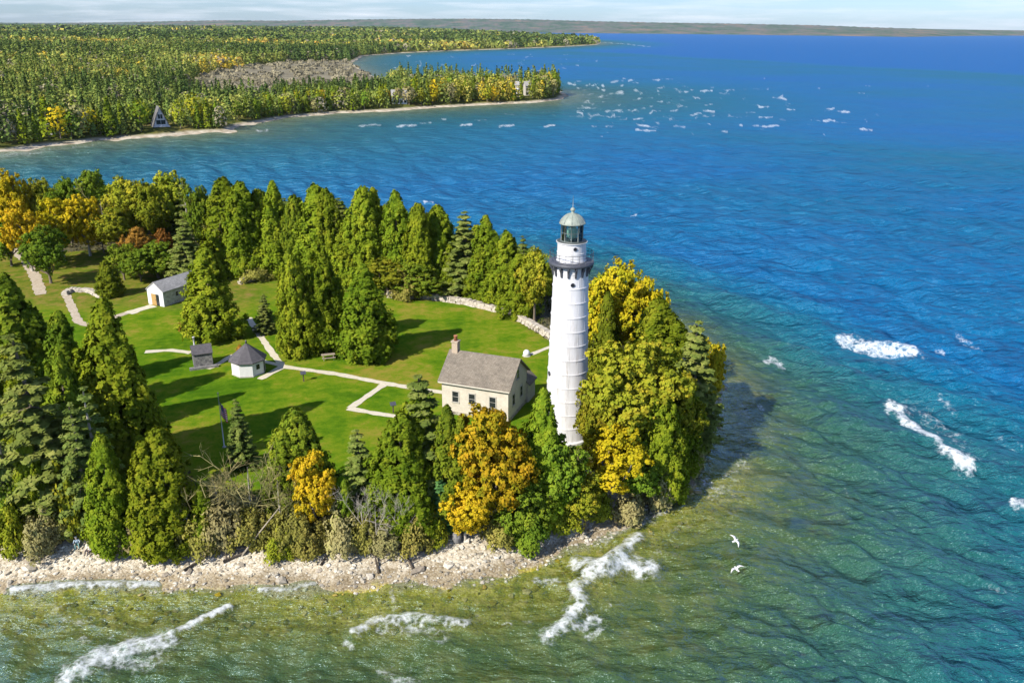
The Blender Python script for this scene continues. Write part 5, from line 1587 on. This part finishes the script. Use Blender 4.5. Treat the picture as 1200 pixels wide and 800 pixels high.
def near_cottage(x, y, wide=4, front=9):
    for k_, c in enumerate(COTT):
        if k_ == 0: wide, front = 6, 24
        elif k_ == 1: wide, front = 7, 24
        elif k_ == 2: wide, front = 7, 26
        else: wide, front = 4, 9
        d = np.linalg.norm(c); e = c / d
        al = (np.array([x, y]) - c) @ e; la = abs(np.array([x, y]) @ np.array([e[1], -e[0]]) - c @ np.array([e[1], -e[0]]))
        if -front < al < 9 and la < wide: return True
    return False
ni = 0
shore_px = np.array([(-15, 181), (0, 180), (60, 171), (130, 164), (190, 160), (240, 156), (272, 154), (282, 148), (340, 138), (400, 133), (450, 131), (500, 127), (560, 124), (620, 121), (655, 117)], float)
placed = []
for tries in range(9000):
    if ni >= 150: break
    px = -15 + 668 * fr.random()
    by = np.interp(px, shore_px[:, 0], shore_px[:, 1])
    p = at(px, by - 2.2 - 9 * fr.random() ** 1.6, 2.5)
    s_ = far_s(p[None, :2])[0]
    if s_ < 5 or near_cottage(p[0], p[1]): continue
    if any(math.hypot(p[0] - q[0], p[1] - q[1]) < 4.2 for q in placed): continue
    placed.append(p)
    zone = ('left of the A-frame cottage' if px < 183 else 'between A-frame and white cottage' if px < 463 else 'on the far wooded point')
    kind = fr.choice(['conifer', 'light_conifer', 'olive', 'gold', 'green', 'grey', 'orange'], p=[.36, .20, .16, .08, .11, .06, .03] if px < 420 else [.14, .22, .25, .12, .06, .15, .06])
    lst = FARP[kind]; tr, cr, ph, pw = lst[ni % len(lst)]
    nm, wd = FN[kind]
    h = (11 + 6 * fr.random()) * (1.0 if 'conifer' in kind else .85) * (.78 if 235 < px < 470 else 1.0)
    o = empty(nm, (p[0], p[1], far_z(p[None, :2])[0]), fr.random() * 6.28)
    sc = (.85 + .4 * fr.random()) * h / ph
    o.scale = (sc, sc, h / ph)
    tag(o, f'{wd} at the far shore edge, {zone}', 'tree', 'trees at the edge of the far shore')
    link('trunk', tr, o); link('crown', cr, o)
    ni += 1

# the rest of that wood reads as one mass
def mass_material():
    m, n, l, out = new_mat('far_wood')
    a = n.new("ShaderNodeAttribute"); a.attribute_name = 'tone'
    tc = n.new("ShaderNodeTexCoord").outputs['Object']
    v = ramp(n, l, noise(n, l, tc, 0.5, 3, 0.7), [(0.3, (0.75, 0.75, 0.75)), (0.7, (1.25, 1.25, 1.2))])
    c = mixc(n, l, 1.0, a.outputs['Color'], v, 'MULTIPLY')
    d = n.new("ShaderNodeBsdfDiffuse"); t = n.new("ShaderNodeBsdfTranslucent"); mx = n.new("ShaderNodeMixShader"); mx.inputs[0].default_value = .15
    l.new(c, d.inputs[0]); l.new(c, t.inputs[0]); l.new(d.outputs[0], mx.inputs[1]); l.new(t.outputs[0], mx.inputs[2]); l.new(mx.outputs[0], out.inputs[0])
    return m
TONES = 1.42 * np.array([(.055, .090, .024), (.105, .148, .034), (.160, .195, .042), (.205, .220, .050), (.32, .28, .055), (.46, .34, .035), (.42, .245, .05), (.20, .18, .12)])
VV, CC = [], []
def mass(r_lo, r_hi, spacing_, nq, sz, hmul=1.0):
    r_ = np.random.default_rng(int(r_lo))
    a_lo, a_hi = math.radians(-37), math.radians(8)
    n_ = int((a_hi - a_lo) * (r_hi ** 2 - r_lo ** 2) / 2 / spacing_)
    r = np.sqrt(r_lo ** 2 + (r_hi ** 2 - r_lo ** 2) * r_.random(n_)); a = a_lo + (a_hi - a_lo) * r_.random(n_)
    P = np.stack([r * np.sin(a), r * np.cos(a)], 1)
    s_ = far_s(P); mm = sdist(MARSH, P)
    ok = (s_ > 6)
    P, s_, mm = P[ok], s_[ok], mm[ok]
    ok = (mm < -6) | (r_.random(len(P)) < .13)
    P, mm = P[ok], mm[ok]
    ok = wob(P[:, 0], P[:, 1], .016, 9) + .5 * wob(P[:, 0], P[:, 1], .05, 4) < .98      # small clearings
    P, mm = P[ok], mm[ok]
    ok = np.array([not near_cottage(x, y) for x, y in P]) if r_lo < 900 else np.ones(len(P), bool)
    P, mm = P[ok], mm[ok]
    n_ = len(P)
    fld = wob(P[:, 0], P[:, 1], .006, 2) * .95 + wob(P[:, 0], P[:, 1], .030, 5) * .50 + .24 * r_.normal(size=n_)
    point = smooth01((P[:, 0] + 130) / 120) * (P[:, 1] < 900)
    idx = np.digitize(fld + .45 * point, [-.30, .08, .40, .70, .98, 1.2, 1.4]).clip(0, 7)
    idx = np.where(r_.random(n_) < .06, 7, idx)
    idx = np.where(mm > -6, 7, idx)
    con = (idx < 2) | ((idx == 2) & (r_.random(n_) < .5))
    h = np.where(con, 10 + 10 * r_.random(n_) ** 1.3, 8 + 7 * r_.random(n_)) * hmul
    belt = (P[:, 1] < 680) & (P[:, 0] > -200) & (P[:, 0] < -60)
    h = np.where(belt, h * .72, h)
    h = np.where(mm > -6, 1.6 + 2.2 * r_.random(n_) ** 2, h)
    w = np.where(con, 2.4, 4.0) * np.exp(.28 * r_.normal(size=n_)) * np.sqrt(spacing_ / 38).clip(1, 3.2)
    z0_ = far_z(P)
    t = r_.random((n_, nq)) ** .85; aa = r_.random((n_, nq)) * 6.28
    cone = np.where(con[:, None], (1 - t) ** .75, np.sqrt(np.clip(1 - (2 * t - .75) ** 2 / 1.6, .05, 1)))
    rad = w[:, None] * cone * (.65 + .45 * r_.random((n_, nq)))
    pos = np.stack([P[:, :1] + rad * np.cos(aa), P[:, 1:] + rad * np.sin(aa), z0_[:, None] + h[:, None] * (.04 + .95 * t)], -1).reshape(-1, 3)
    out = unit(np.stack([np.cos(aa), np.sin(aa), .35 + .6 * t], -1).reshape(-1, 3))
    c0 = np.repeat(np.column_stack([P, z0_ + h * .4]), nq, 0)
    V, _ = leaf_quads(r_, pos, out, c0, sz, tilt=.4, long_=1.3)
    col = TONES[idx] * (.75 + .5 * r_.random((n_, 1)))
    VV.append(V); CC.append(np.repeat(col, nq * 4, 0))
mass(300, 800, 26, 120, .95)
mass(800, 1700, 46, 40, 1.9)
mass(1700, 3200, 210, 16, 5.0, 1.05)
mass(3200, 6800, 1300, 10, 12.0, 1.1)
V = np.concatenate(VV); col = np.concatenate(CC)
tag(link('far_forest', np_mesh('far_forest', V, np.arange(len(V)).reshape(-1, 4), mass_material(), False, colors=col)), kind='stuff')

# ================================================================== low cover and loose stones
r_ = np.random.default_rng(77)
n_ = 60000
P = np.stack([-150 + 200 * r_.random(n_), 62 + 175 * r_.random(n_)], 1)
s_ = island_s(P); lw = sdist(LAWN, P)
ok = (s_ > 6.5 + 3.0 * r_.random(n_)) & (lw < .3 + .5 * r_.random(n_)) & ((P[:, 1] < 130) | (r_.random(n_) < .35))
P = P[ok]; z_ = island_z(P)
nq = 5
hh = .25 + .85 * r_.random(len(P)) ** 2
pos = np.stack([np.repeat(P[:, 0], nq) + .45 * r_.normal(size=len(P) * nq), np.repeat(P[:, 1], nq) + .45 * r_.normal(size=len(P) * nq), np.repeat(z_, nq) + np.repeat(hh, nq) * r_.random(len(P) * nq)], 1)
V, _ = leaf_quads(r_, pos, np.tile((0, 0, 1.0), (len(pos), 1)), pos - np.array([0, 0, .5]), .34, tilt=.8)
pal = np.array([(.065, .062, .022), (.10, .088, .040), (.055, .080, .012), (.13, .115, .055), (.17, .13, .035)])
col = np.repeat(pal[np.digitize(wob(P[:, 0], P[:, 1], .25, 4) + .5 * r_.normal(size=len(P)), [-.5, 0, .35, .7])] * (.7 + .6 * r_.random((len(P), 1))), nq * 4, 0)
tag(link('undergrowth', np_mesh('undergrowth', V, np.arange(len(V)).reshape(-1, 4), bpy.data.materials['far_wood'], False, colors=col)), kind='stuff')

ico_v = []
ph = (1 + 5 ** .5) / 2
for a in (-1, 1):
    for b in (-ph, ph): ico_v += [(0, a, b), (a, b, 0), (b, 0, a)]
ico_v = unit(np.array(ico_v, float))
import itertools
ico_f = [f for f in itertools.combinations(range(12), 3) if all(np.linalg.norm(ico_v[i] - ico_v[j]) < 1.1 for i, j in itertools.combinations(f, 2))]
ico_f = np.array([f if np.dot(np.cross(ico_v[f[1]] - ico_v[f[0]], ico_v[f[2]] - ico_v[f[0]]), ico_v[f[0]]) > 0 else f[::-1] for f in ico_f])
def stones(name, n_, lo, hi, s_lo, s_hi, cols, seed, region):
    r_ = np.random.default_rng(seed)
    P = np.stack([region[0] + (region[1] - region[0]) * r_.random(n_), region[2] + (region[3] - region[2]) * r_.random(n_)], 1)
    s_ = island_s(P)
    P = P[(s_ > lo) & (s_ < hi)]
    z_ = island_z(P); n_ = len(P)
    sz = s_lo * (s_hi / s_lo) ** (r_.random(n_) ** 2.6)
    V = ico_v[None] * (1 + .28 * r_.normal(size=(n_, 12, 1))).clip(.5, 1.5) * (sz[:, None] * np.stack([1 + .4 * r_.random(n_), 1 + .2 * r_.random(n_), .45 + .3 * r_.random(n_)], 1))[:, None]
    an = r_.random(n_) * 6.28
    ca, sa_ = np.cos(an)[:, None], np.sin(an)[:, None]
    V = np.stack([V[..., 0] * ca - V[..., 1] * sa_, V[..., 0] * sa_ + V[..., 1] * ca, V[..., 2]], -1) + np.column_stack([P, z_ + sz * .15])[:, None]
    F = (ico_f[None] + (np.arange(n_) * 12)[:, None, None]).reshape(-1, 3)
    ss = island_s(P)
    damp = np.where((ss > -.6) & (ss < 1.6 + .8 * wob(P[:, 0], P[:, 1], .5, 3)), .80, 1.0) * (.90 + .14 * wob(P[:, 0], P[:, 1], .35, 6))
    col = np.repeat(np.array(cols)[r_.integers(0, len(cols), n_)] * (.70 + .5 * r_.random((n_, 1))) * damp[:, None], 12, 0)
    return tag(link(name, np_mesh(name, V.reshape(-1, 3), F, M['loose'], False, colors=col)), kind='stuff')
m, n, l, out = new_mat('loose_limestone')
a = n.new("ShaderNodeAttribute"); a.attribute_name = 'tone'
d = n.new("ShaderNodeBsdfDiffuse")
l.new(mixc(n, l, 1.0, a.outputs['Color'], ramp(n, l, noise(n, l, n.new("ShaderNodeTexCoord").outputs['Object'], 6, 4), [(0.3, (.75, .75, .75)), (.7, (1.2, 1.2, 1.2))]), 'MULTIPLY'), d.inputs[0]); l.new(d.outputs[0], out.inputs[0])
M['loose'] = m
stones('beach_stones', 60000, -0.6, 7.8, .05, .22, [(.61, .56, .455), (.69, .65, .55), (.52, .47, .37), (.65, .60, .49), (.36, .32, .25)], 3, (-75, 42, 60, 125))
stones('beach_boulders', 1100, 0.8, 8.5, .22, .62, [(.58, .52, .41), (.48, .43, .34), (.66, .60, .49), (.38, .33, .26)], 6, (-75, 42, 60, 125))
stones('shallow_stones', 12000, -5.5, -0.4, .08, .36, [(.26, .20, .02), (.17, .15, .015), (.36, .28, .07), (.46, .38, .18)], 4, (-75, 48, 52, 125))

# ================================================================== beach finds, people, birds
def log(pix, rad, label, mat, name='driftwood_log', lift=(0.1, 0.1), forks=()):
    pts = []
    for i, (px, py, *up) in enumerate(pix):
        f = i / (len(pix) - 1)
        p = on_ground(px, py); p[2] += (up[0] if up else 0) + rad * .5 + lift[0] * (1 - f) + lift[1] * f
        pts.append(p)
    b = MB()
    org = pts[0].copy()
    loc = [p - org for p in pts]
    b.tube(loc, [rad * (1.1 - .6 * i / (len(loc) - 1)) for i in range(len(loc))], 7)
    for fi, dx, dy, dz in forks:
        a = loc[0] + (loc[-1] - loc[0]) * fi
        e = np.array([dx, dy, dz], float)
        b.tube([a, a + e * .5 + np.array([.05, .03, .1]), a + e], [rad * .55, rad * .4, rad * .15], 5)
        b.tube([a + e * .5, a + e * .5 + np.array([-dy, dx, dz + .2]) * .5], [rad * .3, rad * .1], 4)
    o = b.build(name, M[mat])
    o.location = org
    return tag(o, label, 'driftwood', 'driftwood on the beach')
log([(284, 652), (306, 650, 1.6), (334, 646, 3.7)], .10, 'long pale fallen trunk leaning up the bank below the flagpole', 'dead_wood', lift=(0.0, 1.0))
log([(262, 662), (280, 653), (298, 644)], .14, 'dark forked log on the beach below the pale fallen trunk', 'dark_wood', forks=((.15, -.5, .4, .5), (.7, .7, .5, .4)))
log([(216, 671), (232, 662), (248, 652)], .14, 'dark straight log nearest the water on the left beach', 'dark_wood')
log([(444, 673), (440, 660), (432, 648)], .11, 'dark spiky branch under the white stemmed trees', 'dark_wood', 'fallen_branch', (.05, .6), ((.3, .9, .4, .4), (.6, -.8, .5, .6), (.8, .6, .6, .7)))
log([(484, 668), (476, 654), (464, 646)], .10, 'dark tangled branch right of the spiky one', 'dark_wood', 'fallen_branch', (.05, .5), ((.2, .9, .5, .3), (.45, 1.1, .2, .4), (.6, -.7, .4, .6), (.8, .5, .8, .6)))
log([(376, 664), (385, 652), (400, 640)], .10, 'thin dark branch on the beach below the golden tree', 'dark_wood', 'fallen_branch', (.05, .5), ((.5, .6, .4, .4),))
log([(640, 622), (668, 606), (690, 602)], .12, 'bleached driftwood on the bank below the white tower', 'pale_bark', lift=(.1, .4), forks=((.4, .5, -.6, .2), (.7, .6, .5, .5)))
log([(604, 645), (622, 640), (640, 632)], .12, 'dark log along the beach right of the dark boulder', 'dark_wood')
log([(716, 607), (738, 602), (762, 590)], .15, 'dark fallen trunk across the rocks at the point', 'dark_wood', lift=(.3, .5), forks=((.3, .7, -.3, .5), (.7, .4, .5, .8)))
log([(772, 598), (780, 575), (792, 552)], .09, 'bleached dead trunk sliding down the point to the water', 'pale_bark', lift=(.1, 1.6), forks=((.5, .8, -.2, .9), (.7, -.3, -.2, 1.0)))
bx, by_, bz = on_ground(535, 636)
r_ = np.random.default_rng(9)
b = MB()
V = ico_v.copy() * (1 + .14 * r_.normal(size=(12, 1)))
b.add(V * np.array([.62, .5, 1.05]) + np.array([0, 0, .75]), [tuple(f) for f in ico_f])
o = b.build('boulder', M['dark_stone'])
md = o.modifiers.new('sub', 'SUBSURF'); md.levels = md.render_levels = 2
o.location = (bx, by_, bz - .2)
tag(o, 'upright dark grey boulder on the beach below the orange tree', 'boulder')

def skin_figure(name, joints, edges, root=0):
    """One continuous body grown over a skeleton of joints (position, radius)."""
    import bmesh
    me = bpy.data.meshes.new(name)
    me.from_pydata([j[0] for j in joints], edges, [])
    o = bpy.data.objects.new(name, me); C.objects.link(o)
    sk = o.modifiers.new('skin', 'SKIN')
    for i, (p, r) in enumerate(joints):
        me.skin_vertices[0].data[i].radius = (r, r)
        me.skin_vertices[0].data[i].use_root = (i == root)
    ss = o.modifiers.new('sub', 'SUBSURF'); ss.levels = ss.render_levels = 2
    dg = bpy.context.evaluated_depsgraph_get(); dg.update()
    m2 = bpy.data.meshes.new_from_object(o.evaluated_get(dg))
    bpy.data.objects.remove(o)
    m2.name = name
    for p in m2.polygons: p.use_smooth = True
    return m2

def cloth(name, c): return solid(name, tuple(v * .8 for v in c), c, 6, .85)
M['skin'] = solid('skin', (.42, .26, .18), (.50, .33, .24), 8, .6)
M['hair'] = solid('hair', (.05, .035, .02), (.10, .07, .045), 12, .6)
def sitting_person(px, py, rz, top, legs, label, cap=None):
    x, y, z_ = on_ground(px, py)
    J = [((0, 0, .16), .15), ((0, -.05, .36), .135), ((0, -.03, .54), .16), ((0, .0, .64), .07), ((0, .03, .72), .062), ((0, .045, .82), .098), ((0, .04, .90), .085),
         ((.10, .06, .14), .105), ((.16, .40, .40), .072), ((.15, .52, .12), .05), ((.15, .56, .05), .042), ((.16, .70, .05), .036),
         ((-.10, .06, .14), .105), ((-.15, .42, .38), .072), ((-.14, .56, .12), .05), ((-.14, .60, .05), .042), ((-.15, .74, .05), .036),
         ((.19, -.02, .57), .062), ((.27, .10, .36), .046), ((.20, .32, .38), .034), ((.19, .38, .39), .030),
         ((-.19, -.02, .57), .062), ((-.27, .10, .36), .046), ((-.20, .32, .36), .034), ((-.19, .38, .37), .030)]
    E_ = [(0, 1), (1, 2), (2, 3), (3, 4), (4, 5), (5, 6), (0, 7), (7, 8), (8, 9), (9, 10), (10, 11), (0, 12), (12, 13), (13, 14), (14, 15), (15, 16), (2, 17), (17, 18), (18, 19), (19, 20), (2, 21), (21, 22), (22, 23), (23, 24)]
    for sx, h in ((1, 20), (-1, 24)):       # fingers and thumb
        hx2, hy2, hz2 = J[h][0]
        for q in range(4):
            i = len(J)
            J += [((hx2 + sx * (-.027 + .018 * q), hy2 + .05, hz2 + .0), .009), ((hx2 + sx * (-.030 + .019 * q), hy2 + .085 - .008 * abs(q - 1), hz2 - .025), .008)]
            E_ += [(h, i), (i, i + 1)]
        i = len(J)
        J += [((hx2 - sx * .045, hy2 + .02, hz2 + .01), .010), ((hx2 - sx * .055, hy2 + .05, hz2 - .005), .009)]
        E_ += [(h, i), (i, i + 1)]
    me = skin_figure('person', J, E_)
    for m_ in (M['skin'], top, legs): me.materials.append(m_)
    for p in me.polygons:
        c = p.center
        arm = abs(c.x) > .17 and c.z > .28 and c.y > -.1 and not (c.y > .30 and c.z < .5 and abs(c.x) < .24 and c.z < .355)
        if c.z > .665 or (arm and c.y > .33 and c.z > .34): p.material_index = 0
        elif c.z > .27 and c.y < .20 or (arm and c.y < .33): p.material_index = 1
        else: p.material_index = 2
    o = link('person', me); o.location = (x, y, z_); o.rotation_euler = (0, 0, rz)
    tag(o, label, 'person')
    b = MB(); b.lathe([(.098, .83), (.108, .88), (.095, .95), (.05, .99), (.005, 1.0)], 14, cy=.03); b.build('hair' if cap is None else 'cap', cap or M['hair'], o)
    b = MB()
    b.add([(-.012, .135, .82), (.012, .135, .82), (0, .165, .80), (0, .135, .845)], [(0, 1, 2), (0, 2, 3), (1, 3, 2), (0, 3, 1)]); b.build('nose', M['skin'], o)
    for sx in (-1, 1):
        b = MB(); b.lathe([(.004, -.008), (.011, 0), (.004, .008)], 8, cx=sx * .034, cy=.132); e = b.build('eye', M['black'], o); e.location = (0, 0, .845)
        b = MB(); b.lathe([(.006, -.02), (.016, 0), (.006, .02)], 8, cx=sx * .100, cy=.04); e = b.build('ear', M['skin'], o); e.location = (0, 0, .83)
    b = MB(); b.box(-.022, .022, .128, .140, .776, .782); b.build('mouth', M['brick_red'], o)
    return o
sitting_person(91, 640, math.radians(205), cloth('pale_blue_cloth', (.50, .62, .72)), cloth('teal_cloth', (.16, .32, .32)), 'person in pale blue top sitting at the treeline on the beach', cloth('white_cap', (.7, .72, .74)))
sitting_person(106, 648, math.radians(170), cloth('pinkish_white_cloth', (.72, .64, .62)), cloth('dark_cloth', (.04, .035, .06)), 'person in pinkish white top and dark trousers sitting beside the narrow cedar', cloth('pale_hat', (.7, .66, .6)))

def gull(px, py, z, rz, bank, label):
    p = at(px, py, z)
    b = MB()
    body = []
    for t, r in ((-.26, .03), (-.2, .07), (-.08, .125), (.06, .125), (.16, .085), (.22, .07), (.27, .05), (.30, .014)):
        body.append((t, r))
    pts = [(0, t, .02 * math.sin(t * 6)) for t, r in body]
    b.tube(pts, [r for t, r in body], 10)
    for sg in (-1, 1):      # arched wings: inner arm raised, outer hand swept back and down
        sec = [(.05, .02, .03, .26), (.22, .05, .13, .28), (.40, .02, .17, .25), (.58, -.08, .11, .17), (.72, -.20, .04, .04)]
        vs = []
        for x, y, zz, c in sec:
            vs += [(sg * x, y + c * .5, zz), (sg * x, y, zz + .018), (sg * x, y - c * .5, zz), (sg * x, y, zz - .012)]
        fs = []
        for i in range(len(sec) - 1):
            for k in range(4):
                f = (i * 4 + k, i * 4 + (k + 1) % 4, (i + 1) * 4 + (k + 1) % 4, (i + 1) * 4 + k)
                fs.append(f if sg < 0 else f[::-1])
        b.add(vs, fs, True)
    b.add([(-.05, -.25, .0), (.05, -.25, .0), (.09, -.38, .0), (-.09, -.38, .0), (-.05, -.25, .02), (.05, -.25, .02), (.09, -.38, .015), (-.09, -.38, .015)], [(0, 3, 2, 1), (4, 5, 6, 7), (0, 1, 5, 4), (1, 2, 6, 5), (2, 3, 7, 6), (3, 0, 4, 7)])
    o = b.build('gull', M['white'])
    o.location = p; o.rotation_euler = (math.radians(10), bank, rz)
    tag(o, label, 'bird', 'white gulls over the shallows')
    k = MB(); k.tube([(0, .29, .01), (0, .36, -.005)], [.016, .004], 6); k.build('beak', M['wood_door'], o)
    return o
gull(862, 633, 1.2, math.radians(-60), math.radians(28), 'white gull low over green water, upper of two off the point')
gull(863, 666, 1.0, math.radians(20), math.radians(-15), 'white gull with spread wings, lower of two off the point')

# ================================================================== the air between here and the far shore
hz = MB(); hz.box(-16000, 16000, -400, 16000, -16, 172)
m, n, l, out = new_mat('thin_haze')
v = n.new("ShaderNodeVolumePrincipled")
v.inputs['Color'].default_value = (0.72, 0.86, 1.0, 1)
v.inputs['Density'].default_value = HAZE
v.inputs['Anisotropy'].default_value = 0.0
l.new(v.outputs[0], out.inputs['Volume'])
tag(hz.build('haze', m), kind='stuff')
